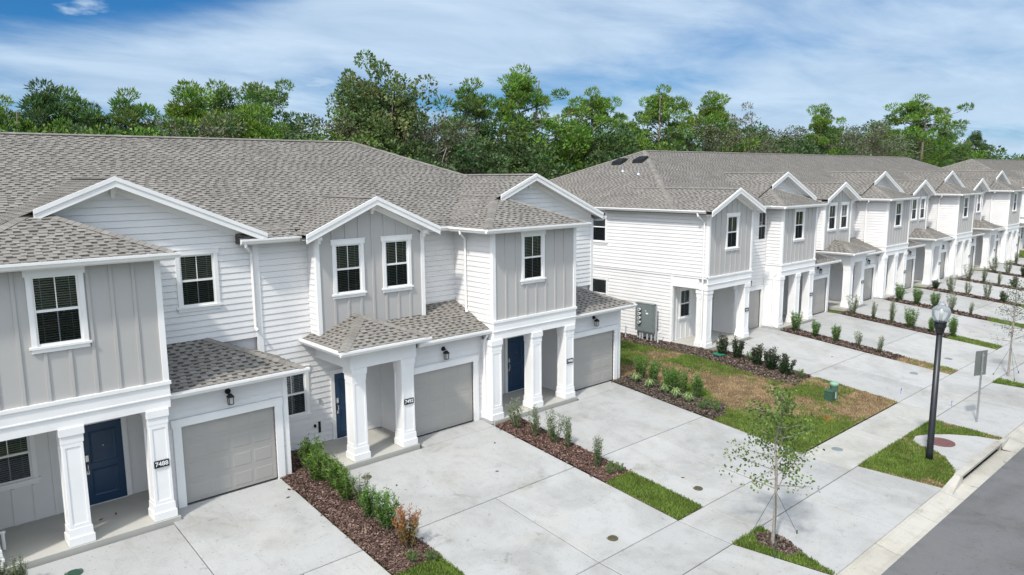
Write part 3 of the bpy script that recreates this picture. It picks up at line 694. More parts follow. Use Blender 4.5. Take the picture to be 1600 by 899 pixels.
def unit_box(b, x0, Wd, dy, num=None, light=True, left_end=False, idx=0):
    s_ = Wd / 7.1
    X = lambda u: x0 + u * s_
    F, Wl, Gf = 18.15 + dy, 20.2 + dy, 18.65 + dy
    bl, br = X(0.05), X(3.95)
    # ---- projecting upper box
    wx, wz, ww, wh = X(1.85), 4.69, .88, 1.51
    hole = (wx - ww / 2, wx + ww / 2, wz, wz + wh)
    b.panel(bl + .1, br - .1, 3.45, 6.42, F, [hole], GREY)
    window(b, wx, F - .002, wz, ww, wh)
    b.trim('corner_board', [(bl - .03, bl + .1, F - .035, F + .1, 3.45, 6.42)]); b.trim('corner_board', [(br - .1, br + .03, F - .035, F + .1, 3.45, 6.42)])
    wall_core(b, bl + .03, br - .03, F + .12, Wl + .3, 2.9, 6.5)
    b.boards('y', F + .1, Wl, 3.45, 6.42, bl, -1)
    b.boards('y', F + .1, Wl, 3.45, 6.42, br, 1, force_bag=True)
    # ---- belt and entablature over the porch
    ent = [(bl - .06, br + .06, F - .075, F + .02, 3.37, 3.45), (bl - .03, br + .03, F - .045, F + .03, 3.10, 3.37), (bl - .045, br + .045, F - .06, F + .03, 3.07, 3.10), (bl - .02, br + .02, F - .03, F + .46, 2.80, 3.07), (bl - .06, bl + .3, F + .02, F + 1.1, 3.37, 3.44), (bl - .03, bl + .3, F + .03, F + 1.1, 2.8, 3.36)]
    if b.near or left_end: pass
    b.trim('entablature', ent)
    b.trim('porch_ceiling', [(bl + .02, br - .02, F + .46, Wl - .02, 2.82, 2.9)], BACKW, 'porch_ceilings')
    # ---- porch: slab, columns, back wall, side wall
    b.trim('porch_slab', [(bl - .1, br + .02, F - .14, Wl, -.12, .05)], PORCHF, 'porch_slabs')
    column(b, X(.12) + .02, F + .17, deep=.0 if left_end else .5)
    column(b, X(1.86 if idx == 88 else 2.0), F + .17)
    column(b, X(3.65), F + .17)
    plaque(b, X(3.65), F + .17 - .215, 1.46, num)
    dx = X(2.42); d_w = .91 if s_ > .97 else .86
    lw = (X(.9) - .44, X(.9) + .44, 1.12, 2.45)
    b.panel(bl, br - .05, .03, 2.82, Wl - .002, [lw, (dx, dx + d_w, .1, 2.15)], BACKW, step=.42)
    window(b, X(.9), Wl - .004, 1.12, .88, 1.33)
    front_door(b, dx, Wl - .004, True, w=d_w)
    b.boards('y', Gf, Wl - .01, .03, 2.82, br - .02, -1, mt=SIDING)
    # small inner mulch pocket wall side on the left of the porch
    b.boards('y', F + .75, Wl, .0, 3.37, bl - .0, -1, force_bag=True)
    wall_core(b, bl + .03, bl + .1, F + .76, Wl, -.1, 2.9)
    # ---- garage
    gxc = X(5.52); ge = X(7.1)
    wall_core(b, br, ge - .03, Gf + .12, Wl + .5, -.1, 3.0)
    b.boards('x', br + .0, ge - .08, .0, 3.0, Gf, -1, [(gxc - 1.22, gxc + 1.22, -.1, 2.13)])
    b.boards('y', Gf + .02, Wl + .5, .0, 3.0, ge, 1, force_bag=True)
    b.trim('corner_board', [(ge - .1, ge + .03, Gf - .035, Gf + .1, -.02, 2.95)])
    b.trim('foundation', [(br, gxc - 1.42, Gf - .005, Gf + .1, -.12, .0), (gxc + 1.42, ge, Gf - .005, Gf + .1, -.12, .0)], PVC, 'foundations')
    garage_door(b, gxc, Gf + .03)
    if light: wall_light(b, gxc, Gf - .02, 2.6)
    # garage roof: shed with a hip at its right end
    ye, ze = 18.3 + dy, 3.08; xr = ge + .42; run = Wl + .02 - ye; pt = .42
    A = (br - .02, ye, ze); B = (xr, ye, ze); C = (xr - run, ye + run, ze + pt * run); D = (br - .02, ye + run, ze + pt * run)
    E_ = (xr, ye + run, ze)
    bs_ = [[A, B, C, D], [B, E_, C], [(A[0], ye, ze - .14), (xr, ye, ze - .14), (xr, Wl, ze - .14), (A[0], Wl, ze - .14)][::-1]]
    sp = [[A, B, C, D]] if idx == 88 else []
    b.roof('garage_roof', ([] if sp else [[A, B, C, D]]) + [[B, E_, C]], bs_, caps=[(B, C)], single_planes=sp)
    b.trim('fascia', [(A[0], xr, ye - .005, ye + .03, ze - .16, ze - .01), (xr - .03, xr, ye + .03, Wl, ze - .16, ze - .01)])
    gm = MB(); gutter_run(gm, (A[0], ye - .006, ze), (xr + .1, ye - .006, ze), side=(0, -1, 0)); gm.build('gutter', GUTTER, b.root)
    # ---- wall above the garage with its window and the broad gable
    w2 = (X(5.5) - .45, X(5.5) + .45, 4.82, 6.2)
    xg, half, zpk, pg = X(3.6), 3.70 * s_, 8.25, .425
    clip = lambda z: (xg - (zpk - .2 - z) / pg, xg + (zpk - .2 - z) / pg)
    b.boards('x', br, X(7.1) - (.0 if left_end else .0), 3.7, 6.3, Wl, -1, [w2])
    b.boards('x', X(0), X(7.1), 6.3, 8.05, Wl, -1, [w2], clip=clip)
    window(b, X(5.5), Wl - .002, 4.82, .9, 1.38)
    wall_core(b, X(0), X(7.1), Wl + .12, Wl + .5, 3.0, 6.5)
    b.trim('corner_board', [(X(7.1) - .07, X(7.1) + .07, Wl - .04, Wl + .02, 3.3, 6.45)])
    gable(b, xg, half, Wl - .4, zpk, pg, Wl, Wl + 4.2, lcut=(bl - .36 + br + .3) / 2 - .12)
    # ---- hip roof over the box
    ye = 17.85 + dy; xa, xb = bl - .46, br + .3; ze = ZE - .02; hw = (xb - xa) / 2; xm = (xa + xb) / 2
    zt = ze + PT * hw; yb = Wl + 2.4
    A, B, T, K = (xa, ye, ze), (xb, ye, ze), (xm, ye + hw, zt), (xm, yb, zt)
    la, lb = (xa, yb, ze), (xb, yb, ze)
    ye2 = ye - .0
    bs_ = [[A, B, T], [B, lb, K, T], [la, A, T, K], [(xa, ye, ze - .14), (xb, ye, ze - .14), (xb, Wl, ze - .14), (xa, Wl, ze - .14)][::-1]]
    sp = [[A, B, T]] if idx == 88 else []
    b.roof('box_roof', ([] if sp else [[A, B, T]]) + [[B, lb, K, T], [la, A, T, K]], bs_, caps=[(A, T), (B, T), (T, K)], single_planes=sp)
    b.trim('fascia', [(xa, xb, ye - .005, ye + .03, ze - .16, ze - .01), (xa, xa + .03, ye + .03, Wl, ze - .16, ze - .01), (xb - .03, xb, ye + .03, Wl, ze - .16, ze - .01)])
    gm = MB(); gutter_run(gm, (xa - .1, ye - .006, ze), (xb + .1, ye - .006, ze), side=(0, -1, 0)); gutter_run(gm, (xa - .006, ye, ze), (xa - .006, Wl - .25, ze), side=(-1, 0, 0)); gm.build('gutter', GUTTER, b.root)
    # downspout on the left face of the box, and the one running on down beside the corner pier
    if not left_end:
        ys_ = F + 1.35
        downspout(b, [(xa - .06, ys_ - .3, ze - .1), (xa - .06, ys_ - .3, ze - .2), (bl - .06, ys_ + .02, ze - .42), (bl - .06, ys_ + .02, 3.75), (bl - .12, ys_ - .1, 3.6)])
        downspout(b, [(bl - .16, 18.28 + dy, 2.98), (bl - .16, 18.45 + dy, 2.75), (bl - .16, 18.45 + dy, .22), (bl - .16, 18.15 + dy, .06)])

def unit_bay(b, x0, Wd, dy, num=None, first=False, boff=0.0):
    s_ = Wd / 7.1
    X = lambda u: x0 + u * s_
    Wl, Bf, Gf = 20.2 + dy, 19.65 + dy, 18.65 + dy
    # ---- main wall, lower and upper
    dx = X(2.26); dw = .91 if s_ > .97 else .86
    lw = (X(.86) - .44, X(.86) + .44, 1.12, 2.45); pr = X(3.95)
    b.boards('x', X(0), pr, .06, 3.6, Wl, -1, [lw, (dx, dx + dw, .05, 2.15)])
    window(b, X(.86), Wl - .002, 1.12, .88, 1.33)
    front_door(b, dx, Wl - .004, True, w=dw)
    b.trim('foundation', [(X(0) + .2, dx, Wl - .004, Wl + .1, -.12, .06)], PVC, 'foundations')
    bx0, bx1 = X(1.58) + boff, X(5.4) + boff; bc = (bx0 + bx1) / 2
    b.boards('x', X(0), bx0, 3.6, 6.42, Wl, -1); b.boards('x', bx1, X(7.1) + .05, 3.6, 6.42, Wl, -1)
    wall_core(b, X(0), X(7.1), Wl + .12, Wl + .5, -.1, 6.5)
    b.trim('corner_board', [(X(0) - .07, X(0) + .07, Wl - .045, Wl + .02, .0, 6.4)])
    # outlets beside the door
    b.trim('outlet_cover', [(dx - .55, dx - .47, Wl - .05, Wl - .02, 1.35, 1.47)], STEEL, 'outlets')
    b.trim('hose_bib', [(dx - .75, dx - .70, Wl - .1, Wl - .02, .62, .70), (dx - .6, dx - .52, Wl - .03, Wl - .02, .4, .75)], BLACK, 'outlets')
    # ---- bay with a pair of windows and its gable
    half = 2.33 * s_; zpk, pg = 7.60, .44
    cl = lambda z: (bc - (zpk - .22 - z) / pg, bc + (zpk - .22 - z) / pg)
    wz, wh, ww = 4.74, 1.48, .86
    hs = []
    for wc in (bc - .86 * s_, bc + .88 * s_): hs.append((wc - ww / 2, wc + ww / 2, wz, wz + wh))
    b.panel(bx0 + .1, bx1 - .1, 3.5, 7.36, Bf, hs, GREY, clip=cl)
    for h in hs: window(b, (h[0] + h[1]) / 2, Bf - .002, wz, ww, wh)
    b.trim('corner_board', [(bx0 - .03, bx0 + .1, Bf - .035, Bf + .09, 3.5, 6.45)]); b.trim('corner_board', [(bx1 - .1, bx1 + .03, Bf - .035, Bf + .09, 3.5, 6.45)])
    wall_core(b, bx0 + .03, bx1 - .03, Bf + .12, Wl + .3, 3.5, 6.45)
    b.boards('y', Bf + .09, Wl, 3.5, 6.45, bx0, -1, force_bag=True); b.boards('y', Bf + .09, Wl, 3.5, 6.45, bx1, 1, force_bag=True)
    for xx in (bx0 + .04, bx1 - .04): bk = MB(); bracket(bk, xx, Bf, 6.5, .06); b.part('gable_bracket', bk, TRIM)
    gable(b, bc, half, Bf - .35, zpk, pg, Bf, Bf + 4.2)
    # ---- stretches of main eave on both sides of the bay
    ye = Wl - .35
    runs = [(X(0) - .55, bc - half + .05), (bc + half - .05, X(7.1) - .2)]
    for k, (a, c) in enumerate(runs):
        p = [(a, ye, ZE), (c, ye, ZE), (c, Wl + .4, ZE + PT * .75), (a, Wl + .4, ZE + PT * .75)]
        b.roof('eave_roof', [p], [p, [(x, y, ZE - .14) for x, y, z in p][::-1], [p[0], p[3], (p[3][0], p[3][1], ZE - .14), (p[0][0], p[0][1], ZE - .14)], [p[1], p[2], (p[2][0], p[2][1], ZE - .14), (p[1][0], p[1][1], ZE - .14)]])
        b.trim('fascia', [(a, c, ye - .005, ye + .03, ZE - .16, ZE - .01)])
        gm = MB(); gutter_run(gm, (a, ye - .006, ZE), (c, ye - .006, ZE), side=(0, -1, 0)); gm.build('gutter', GUTTER, b.root)
    a = runs[0][0]
    downspout(b, [(a + .12, ye - .06, ZE - .1), (a + .12, ye - .06, ZE - .2), (X(0) - .15, Wl - .07, ZE - .42), (X(0) - .15, Wl - .07, 4.0), (X(0) - .15, Wl - .2, 3.92)])
    # ---- porch
    cf = 18.33 + dy; c1, c2 = X(1.96), X(3.64)
    b.trim('porch_slab', [(X(1.3), pr, 18.02 + dy, Wl, -.12, .05)], PORCHF, 'porch_slabs')
    column(b, c1, cf); column(b, c2, cf)
    plaque(b, c2, cf - .215, 1.46, num)
    e0, e1, ef = c1 - .27, pr + .0, cf - .24
    b.trim('entablature', [(e0, e1, ef, ef + .46, 2.80, 3.32), (e0, e0 + .46, ef + .46, Wl - .01, 2.80, 3.32)])
    b.trim('porch_ceiling', [(e0 + .46, e1, ef + .46, Wl - .02, 2.86, 2.94)], BACKW, 'porch_ceilings')
    b.boards('y', Gf, Wl - .01, .03, 2.9, pr, -1)
    xa, xb = X(1.74) - .45, X(4.25); ye, ze = 17.78 + dy, 3.44; hw = (xb - xa) / 2; xm = (xa + xb) / 2; zt = ze + PT * hw
    A, B, T, K = (xa, ye, ze), (xb, ye, ze), (xm, ye + hw, zt), (xm, Wl, zt)
    la, lb = (xa, Wl, ze), (xb, Wl, ze)
    b.roof('porch_roof', [[A, B, T], [B, lb, K, T], [la, A, T, K]], [[A, B, T], [B, lb, K, T], [la, A, T, K], [(xa, ye, ze - .13), (xb, ye, ze - .13), (xb, Wl, ze - .13), (xa, Wl, ze - .13)][::-1]], caps=[(A, T), (B, T), (T, K)])
    b.trim('fascia', [(xa, xb, ye - .005, ye + .03, ze - .15, ze - .01), (xa, xa + .03, ye + .03, Wl - .01, ze - .15, ze - .01), (xb - .03, xb, ye + .03, ye + .6, ze - .15, ze - .01)])
    gm = MB(); gutter_run(gm, (xa - .1, ye - .006, ze), (xb, ye - .006, ze), side=(0, -1, 0)); gutter_run(gm, (xa - .006, ye, ze), (xa - .006, Wl - .02, ze), side=(-1, 0, 0)); gm.build('gutter', GUTTER, b.root)
    # ---- garage
    gxc = X(5.37); ge = X(7.1) - .08
    wall_core(b, pr + .03, ge + .1, Gf + .12, Wl + .5, -.1, 3.0)
    b.boards('x', pr, ge, .0, 3.05, Gf, -1, [(gxc - 1.22, gxc + 1.22, -.1, 2.13)])
    b.trim('corner_board', [(pr - .02, pr + .09, Gf - .035, Gf + .06, .05, 2.95)])
    b.trim('foundation', [(gxc + 1.42, ge, Gf - .005, Gf + .1, -.12, .0)], PVC, 'foundations')
    garage_door(b, gxc, Gf + .03); wall_light(b, gxc, Gf - .02, 2.57)
    ye, ze = 18.3 + dy, 3.16; run = Wl - ye; xa, xb = X(3.9), X(7.1) - .0
    A, B, C, D = (xa, ye, ze), (xb, ye, ze), (xb, Wl, ze + .40 * run), (xa, Wl, ze + .40 * run)
    b.roof('garage_roof', [[A, B, C, D]], [[A, B, C, D], [(xa, ye, ze - .14), (xb, ye, ze - .14), (xb, Wl, ze - .14), (xa, Wl, ze - .14)][::-1]])
    b.trim('fascia', [(xb - 2.9, xb, ye - .005, ye + .03, ze - .16, ze - .01)])
    gm = MB(); gutter_run(gm, (xb - 2.95, ye - .006, ze), (xb, ye - .006, ze), side=(0, -1, 0)); gm.build('gutter', GUTTER, b.root)

def unit_end(b, x0, Wd, dy):
    """the row's left end unit: full-height corner bay over an open corner porch, garage wall flush with the wall above it"""
    s_ = Wd / 7.1; X = lambda u: x0 + u * s_
    F, Wl, Gf = 18.15 + dy, 20.2 + dy, 19.05 + dy
    bl, br = x0, X(3.95)
    wx = x0 + 1.95; hole = (wx - .44, wx + .44, 4.69, 6.2); bc = (bl + br) / 2; half = (br - bl) / 2 + .42; zpk, pg = 7.52, .44
    cl = lambda z: (bc - (zpk - .22 - z) / pg, bc + (zpk - .22 - z) / pg)
    b.panel(bl + .1, br - .1, 3.45, 7.28, F, [hole], GREY, clip=cl)
    window(b, wx, F - .002, 4.69, .88, 1.51)
    b.trim('corner_board', [(bl - .03, bl + .1, F - .035, F + .12, 3.45, 6.45), (br - .1, br + .03, F - .035, F + .1, 3.45, 6.42)])
    wall_core(b, bl + .12, br - .03, F + .12, Wl + .3, 2.9, 6.5)
    b.boards('y', F + .1, Gf, 3.45, 6.42, br, 1, force_bag=True)
    gable(b, bc, half, F - .4, zpk, pg, F, F + 6)
    b.trim('entablature', [(bl - .04, br + .06, F - .075, F + .02, 3.37, 3.45), (bl - .03, br + .03, F - .045, F + .03, 3.10, 3.37), (bl - .045, br + .045, F - .06, F + .03, 3.07, 3.10), (bl - .02, br + .02, F - .03, F + .46, 2.80, 3.07), (bl - .03, bl + .35, F + .46, F + 2.05, 2.84, 3.3)])
    b.trim('porch_ceiling', [(bl + .3, br - .02, F + .4, Wl - .02, 2.82, 2.9)], BACKW, 'porch_ceilings')
    b.trim('porch_slab', [(bl - .02, br + .02, F - .12, Wl, -.12, .05)], PORCHF, 'porch_slabs')
    column(b, bl + .26, F + .24, deep=.15); column(b, br - .26, F + .2)
    plaque(b, br - .26, F + .2 - .215, 1.46, None)
    lw = (bl + .8, bl + 1.6, 1.12, 2.5)
    b.panel(bl + .12, br - .05, .03, 2.82, Wl - .002, [lw, (bl + 2.2, bl + 3.06, .1, 2.15)], BACKW, step=.42)
    window(b, bl + 1.2, Wl - .004, 1.12, .8, 1.38); front_door(b, bl + 2.2, Wl - .004, True, w=.86)
    b.boards('y', Gf, Wl - .01, .03, 2.82, br - .02, -1)
    gxc = X(5.45)
    wall_core(b, br, X(7.1), Gf + .12, Wl + .5, -.1, 6.5)
    wu = (X(6.6) - .37, X(6.6) + .37, 4.72, 6.2)
    b.boards('x', br, X(7.1), .0, 6.42, Gf, -1, [(gxc - 1.22, gxc + 1.22, -.1, 2.13), wu])
    window(b, X(6.6), Gf - .002, 4.72, .74, 1.48, casing=False)
    garage_door(b, gxc, Gf + .03); wall_light(b, gxc - .2, Gf - .02, 2.6)
    a, c = bc + half - .05, X(7.1) - .15; ye = Gf - .35
    p = [(a, ye, ZE), (c, ye, ZE), (c, Wl + .4, ZE + PT * 1.9), (a, Wl + .4, ZE + PT * 1.9)]
    b.roof('eave_roof', [p], [p, [(x, y, ZE - .14) for x, y, z in p][::-1], [p[0], p[3], (p[3][0], p[3][1], ZE - .14), (p[0][0], p[0][1], ZE - .14)], [p[1], p[2], (p[2][0], p[2][1], ZE - .14), (p[1][0], p[1][1], ZE - .14)]]); b.trim('fascia', [(a, c, ye - .005, ye + .03, ZE - .16, ZE - .01)])
    gm = MB(); gutter_run(gm, (a, ye - .006, ZE), (c, ye - .006, ZE), side=(0, -1, 0)); gm.build('gutter', GUTTER, b.root)
    downspout(b, [(a + .12, ye - .06, ZE - .1), (a + .12, ye - .1, ZE - .25), (br + .08, F + .2, ZE - .5), (br + .08, F + .2, .3), (br + .08, F - .0, .08)])

def main_roof(b, x0, x1, dy, side_run=None, left_hip=True, right_hip=True):
    ye, Wl = 19.85 + dy, 20.2 + dy
    yr = 27.15 + dy; zr = ZE + PT * (yr - ye); yb = yr + (yr - ye); run = side_run or (yr - ye)
    xl, xr = x0 - .35, x1 + .35
    rl, rr = (xl + run if left_hip else xl), (xr - run if right_hip else xr)
    fz = ZE + PT * .38; f = .38
    # the front plane starts behind the wall face; the eave strips of the units bring it forward
    fl, frr = (xl + run * f / (yr - ye) if left_hip else xl), (xr - run * f / (yr - ye) if right_hip else xr)
    A, B, C, D = (fl, ye + f, fz), (frr, ye + f, fz), (rr, yr, zr), (rl, yr, zr)
    backp = [(xr, yb, ZE), (xl, yb, ZE), (rl, yr, zr), (rr, yr, zr)]
    base = [[A, B, C, D], backp, [(xl, ye + f, ZE - .14), (xr, ye + f, ZE - .14), (xr, yb, ZE - .14), (xl, yb, ZE - .14)][::-1]]
    planes = [[A, B, C, D]]; caps = [(D, C)]
    L0 = (xl, ye, ZE); L1 = (xl, yb, ZE)
    if left_hip:
        base += [[L1, L0, D]]; planes.append([L1, L0, D]); caps += [(L0, D), (L1, D)]
        base += [[L0, (xl + .9, ye, ZE), A, A]] if False else []
    R0 = (xr, ye, ZE); R1 = (xr, yb, ZE)
    if right_hip:
        base += [[R0, R1, C]]; planes.append([R0, R1, C]); caps += [(R0, C), (R1, C)]
    b.roof('main_roof', planes, base, caps=caps, vo=.2)
    wall_core(b, x0 + .12, x1 - .12, Wl + .5, yb - .35, -.1, ZE - .1)
    b.boards('x', x0, x1, 0, ZE - .15, yb - .34, 1, force_bag=True)
    for xs, sgn, on in ((xl, -1, left_hip), (xr, 1, right_hip)):
        if not on: continue
        a, c = sorted((xs, xs - sgn * .35))
        y_s = (ye + .0) if sgn > 0 else (18.15 + dy if b.root.get('endunit') else ye)
        b.trim('fascia', [(a, c, y_s, yb, ZE - .17, ZE - .15), (*sorted((xs, xs - sgn * .03)), y_s, yb, ZE - .15, ZE - .01)])
        gm = MB(); gutter_run(gm, (xs + sgn * .006, y_s - .05, ZE), (xs + sgn * .006, yb, ZE), side=(sgn, 0, 0)); gm.build('gutter', GUTTER, b.root)
    return ye, yr, yb, zr, xl, xr, rl, rr

# ------------------------------------------------------------------ near row: 7488, 7492, 7496
r1 = empty('townhouse_row', (12, 24, 0), 'near row of white and grey townhouses numbered 7488, 7492 and 7496', 'townhouse row')
B1 = Bld(r1, True)
unit_box(B1, 1.25, 7.12, 0, '7488', idx=88)
unit_bay(B1, 8.40, 7.05, 0, '7492')
unit_box(B1, 15.42, 7.15, 0, '7496')
main_roof(B1, -6.0, 22.57, 0, left_hip=True)
B1.boards('y', 20.25, 34.0, 0, 6.4, 22.57, 1, force_bag=True)
B1.near = False                    # the next unit to the left lies outside the frame
unit_bay(B1, -5.85, 7.1, 0)
B1.near = True
B1.finish()

# ------------------------------------------------------------------ middle row
r2 = empty('townhouse_row', (56, 25, 0), 'middle row of eight white and grey townhouses beyond the patchy lawn', 'townhouse row')
r2['endunit'] = 1
B2 = Bld(r2, False)
PL2 = [29.4, 36.2, 43.0, 49.8, 56.5, 63.2, 69.85, 76.5, 83.2]
unit_end(B2, PL2[0], 6.8, .9)
for i in range(1, 8):
    if i % 2: unit_box(B2, PL2[i], PL2[i + 1] - PL2[i], .9)
    else: unit_bay(B2, PL2[i], PL2[i + 1] - PL2[i], .9, boff=-.25 - .1 * i / 2)
main_roof(B2, 29.4, 83.2, .9, side_run=7.0)
# the visible left end wall with its two windows, belt and side opening of the corner porch
su, sl2 = (25.3, 26.25, 4.72, 6.25), (25.2, 26.3, 1.2, 2.7)
B2.boards('y', 19.17, 35, 3.45, 6.42, 29.4, -1, [su]); B2.boards('y', 21.1, 35, 0, 3.33, 29.4, -1, [sl2])
for w_ in (su, sl2): window(B2, 29.398, (w_[0] + w_[1]) / 2, w_[2], w_[1] - w_[0], w_[3] - w_[2], rot=R(-90), muntin=False)
B2.trim('belt_board', [(29.36, 29.42, 19.02, 35, 3.33, 3.45), (29.34, 29.42, 19.0, 35, 3.43, 3.46)])
B2.trim('corner_board', [(29.365, 29.5, 20.97, 21.1, -.02, 3.33)])
wall_core(B2, 29.52, 29.8, 21.1, 35, -.1, 6.4)
downspout(B2, [(28.98, 19.45, 6.42), (28.98, 19.4, 6.3), (29.33, 19.28, 6.0), (29.33, 19.28, .4), (29.25, 19.2, .12)])
def roof_vent(b, x, y, w=.62, d=.42):
    run = 7.0; z = ZE + (10.516 - 0 - ZE) * 0 + (x - 29.05) * (PT * 7.3 / 7.0)
    sl_ = PT * 7.3 / 7.0
    mb = MB()
    def P(px, py, h): return (px, py, ZE + (px - 29.05) * sl_ + h)
    mb.mesh8([P(x - d, y - w, .01), P(x + d, y - w, .01), P(x + d, y + w, .01), P(x - d, y + w, .01), P(x - d * .85, y - w * .9, .2), P(x + d * .85, y - w * .9, .15), P(x + d * .85, y + w * .9, .15), P(x - d * .85, y + w * .9, .2)])
    for k in range(1, 5):
        yy = y - w + 2 * w * k / 5; mb.mesh8([P(x - d * .9, yy - .02, .15), P(x + d * .9, yy - .02, .12), P(x + d * .9, yy + .02, .12), P(x - d * .9, yy + .02, .15), P(x - d * .9, yy - .015, .19), P(x + d * .9, yy - .015, .16), P(x + d * .9, yy + .015, .16), P(x - d * .9, yy + .015, .19)])
    mb.build('roof_vent', BLACK, b.root)
def pipe_vent(b, x, y):
    z = ZE + (x - 29.05) * PT * 7.3 / 7.0; mb = MB(); mb.tube([(x, y, z - .05), (x, y, z + .32)], .05, 8); mb.lathe(x, y, [(.14, z - .02), (.06, z + .10)], 10); mb.build('vent_pipe', STEEL, b.root)
roof_vent(B2, 34.4, 28.6, .36, .34); roof_vent(B2, 34.6, 27.2, .36, .34)
pipe_vent(B2, 33.2, 27.35); pipe_vent(B2, 32.8, 25.9)
B2.finish()

# ------------------------------------------------------------------ far row (only its near end and roof show)
r3 = empty('townhouse_row', (112, 26, 0), 'farthest row of white townhouses at the right edge of the view', 'townhouse row')
r3['endunit'] = 1
B3 = Bld(r3, False)
unit_end(B3, 90.3, 6.8, 1.2)
for i in range(3):
    a = 97.1 + i * 6.7
    if i % 2 == 0: unit_box(B3, a, 6.7, 1.2)
    else: unit_bay(B3, a, 6.7, 1.2)
main_roof(B3, 90.3, 138, 1.2)
B3.boards('y', 19.47, 35, 3.45, 6.42, 90.3, -1); B3.boards('y', 21.4, 35, 0, 3.33, 90.3, -1)
wall_core(B3, 90.42, 90.8, 21.4, 35, -.1, 6.4)
B3.finish()

# ------------------------------------------------------------------ paving
driveway('pale concrete driveway left of house 7488', -4.9, .9, -2.0, 17.9, extra=[rect(-1.7, .9, 17.93, 18.62)])
driveway('pale concrete driveway in front of house 7488', 5.05, 8.07, 6.56, 18.62, extra=[rect(1.95, 5.03, YS1 + 3.0, 17.92)])
driveway('pale concrete driveway in front of house 7492', 9.37, 15.28, 12.17, 18.62 - .7, extra=[rect(12.45, 15.28, 17.93, 18.62)], flare=(0, .52))
driveway('pale concrete driveway in front of house 7496', 16.44, 22.03, 19.2, 18.62 - .7, extra=[rect(19.5, 22.03, 17.93, 18.62)], flare=(-.58, .72), ft=(.17, .40))
names = ['first', 'second', 'third', 'fourth', 'fifth', 'sixth', 'seventh', 'eighth']
for i in range(8):
    p = PL2[i]; q = PL2[i + 1]
    xa, xb = (30.03 if i == 0 else p + .72), q - .36
    yt = 19.5 + (.5 if i == 0 else 0)
    driveway('concrete driveway, %s from the left in front of the middle row' % names[i], xa, xb, (xa + xb) / 2 - .1, 18.7, extra=[rect(p + 3.95, xb, 18.72, yt)], flare=(-.4 if i else -1.38, .4), ft=(0 if i else -1.2, 0))
sw = empty('sidewalk', (26, 9.7, gz(9.7)), 'pale concrete sidewalk running along the street past every driveway', 'sidewalk', kind='structure')
jf = MB(); jf.poly([(-60, YS0, gz(YS0) - .02), (200, YS0, gz(YS0) - .02), (200, YS1, gz(YS1) - .02), (-60, YS1, gz(YS1) - .02)]); jf.build('joint_filler', JOINT, sw)  # dark sheet painting the shadow between sidewalk slabs
jx = [-20, -10, 0, 2.0, 5.05, 6.56, 8.07, 9.37, 12.17, 15.28, 16.44, 19.2, 22.03, 23.55, 25.1, 26.65, 28.2, 30.03]
for i in range(8):
    p, q = PL2[i], PL2[i + 1]; jx += [((30.03 if i == 0 else p + .72) + q - .36) / 2 - .1, q - .36, q + .72]
jx += [87, 90, 95, 100, 110, 130, 160, 200]
for a, c in zip(jx, jx[1:]):
    slab(sw, 'concrete_slab', rect(a + G_, c - G_, YS0 + G_, YS1 - G_), WALK if (22 < a < 30 or a > 84) else CONC)
# kerb and gutter: a mountable sloping kerb, raised at the storm inlet
kb = empty('kerb', (26, 6.3, gz(6.3)), 'beige concrete kerb and gutter along the asphalt, raised at the storm inlet', 'kerb', kind='structure')
def kerb_seg(xa, xb, ha, hb):
    mb = MB()
    def prof(x, h):
        f = h / .16
        return [(x, YC0 - .03, gz(YC0) + .004), (x, YC0 + .12, gz(YC0) - .012), (x, YC0 + lerp(.30, .40, f), gz(YC0) + .0 + lerp(.02, -.005, f)), (x, YC0 + lerp(.50, .44, f), gz(YC1) + lerp(-.01, .8 * h, f)), (x, YC1 - .1, gz(YC1) + h), (x, YC1 - .005, gz(YC1) + h), (x, YC1 - .005, gz(YC1) - .15)]
    n = max(1, int((xb - xa) / .6))
    for i in range(n):
        a, c = lerp(xa, xb, i / n), lerp(xa, xb, (i + 1) / n); pa, pb = prof(a, lerp(ha, hb, i / n)), prof(c, lerp(ha, hb, (i + 1) / n))
        for k in range(6): mb.poly([pa[k], pb[k], pb[k + 1], pa[k + 1]])
    mb.build('kerb_section', CURB, kb)
x = -60.0
for xa, xb, ha, hb in ((-60, 0, 0, 0), (0, 3.0, 0, 0), (3.01, 6.0, 0, 0), (6.01, 9.0, 0, 0), (9.01, 12.0, 0, 0), (12.01, 15.0, 0, 0), (15.01, 18.0, 0, 0), (18.01, 20.5, 0, 0), (20.51, 22.5, 0, 0), (22.51, 23.7, 0, .15), (27.7, 28.9, .15, 0), (28.91, 31.9, 0, 0), (31.91, 34.9, 0, 0), (34.91, 60, 0, 0), (60.01, 200, 0, 0)):
    kerb_seg(xa, xb, ha, hb)
# storm inlet: shallow throat backed with painted shade in the raised kerb with its slab top
it = MB(); zt = gz(YC1) + .15
it.box(23.72, 27.68, YC0 + .42, YC1 + .02, zt - .07, zt); it.box(23.72, 23.85, YC0 + .42, YC1, gz(YC0) - .05, zt - .07); it.box(27.55, 27.68, YC0 + .42, YC1, gz(YC0) - .05, zt - .07)
io = it.build('storm_inlet', CURB); tag(io, 'concrete storm drain inlet with a dark slot in the kerb beside the lamp post', 'storm drain')
boxes([(23.85, 27.55, YC0 + .5, YC0 + .56, gz(YC0) - .1, zt - .07)]).build('inlet_throat', DARK, io)  # near-black panel stands for the shade inside the slot
gg = MB(); gg.poly([(23.72, YC0 - .03, gz(YC0) + .004), (27.68, YC0 - .03, gz(YC0) + .004), (27.68, YC0 + .5, gz(YC0) - .04), (23.72, YC0 + .5, gz(YC0) - .04)]); gg.build('gutter_apron', CURB, io)
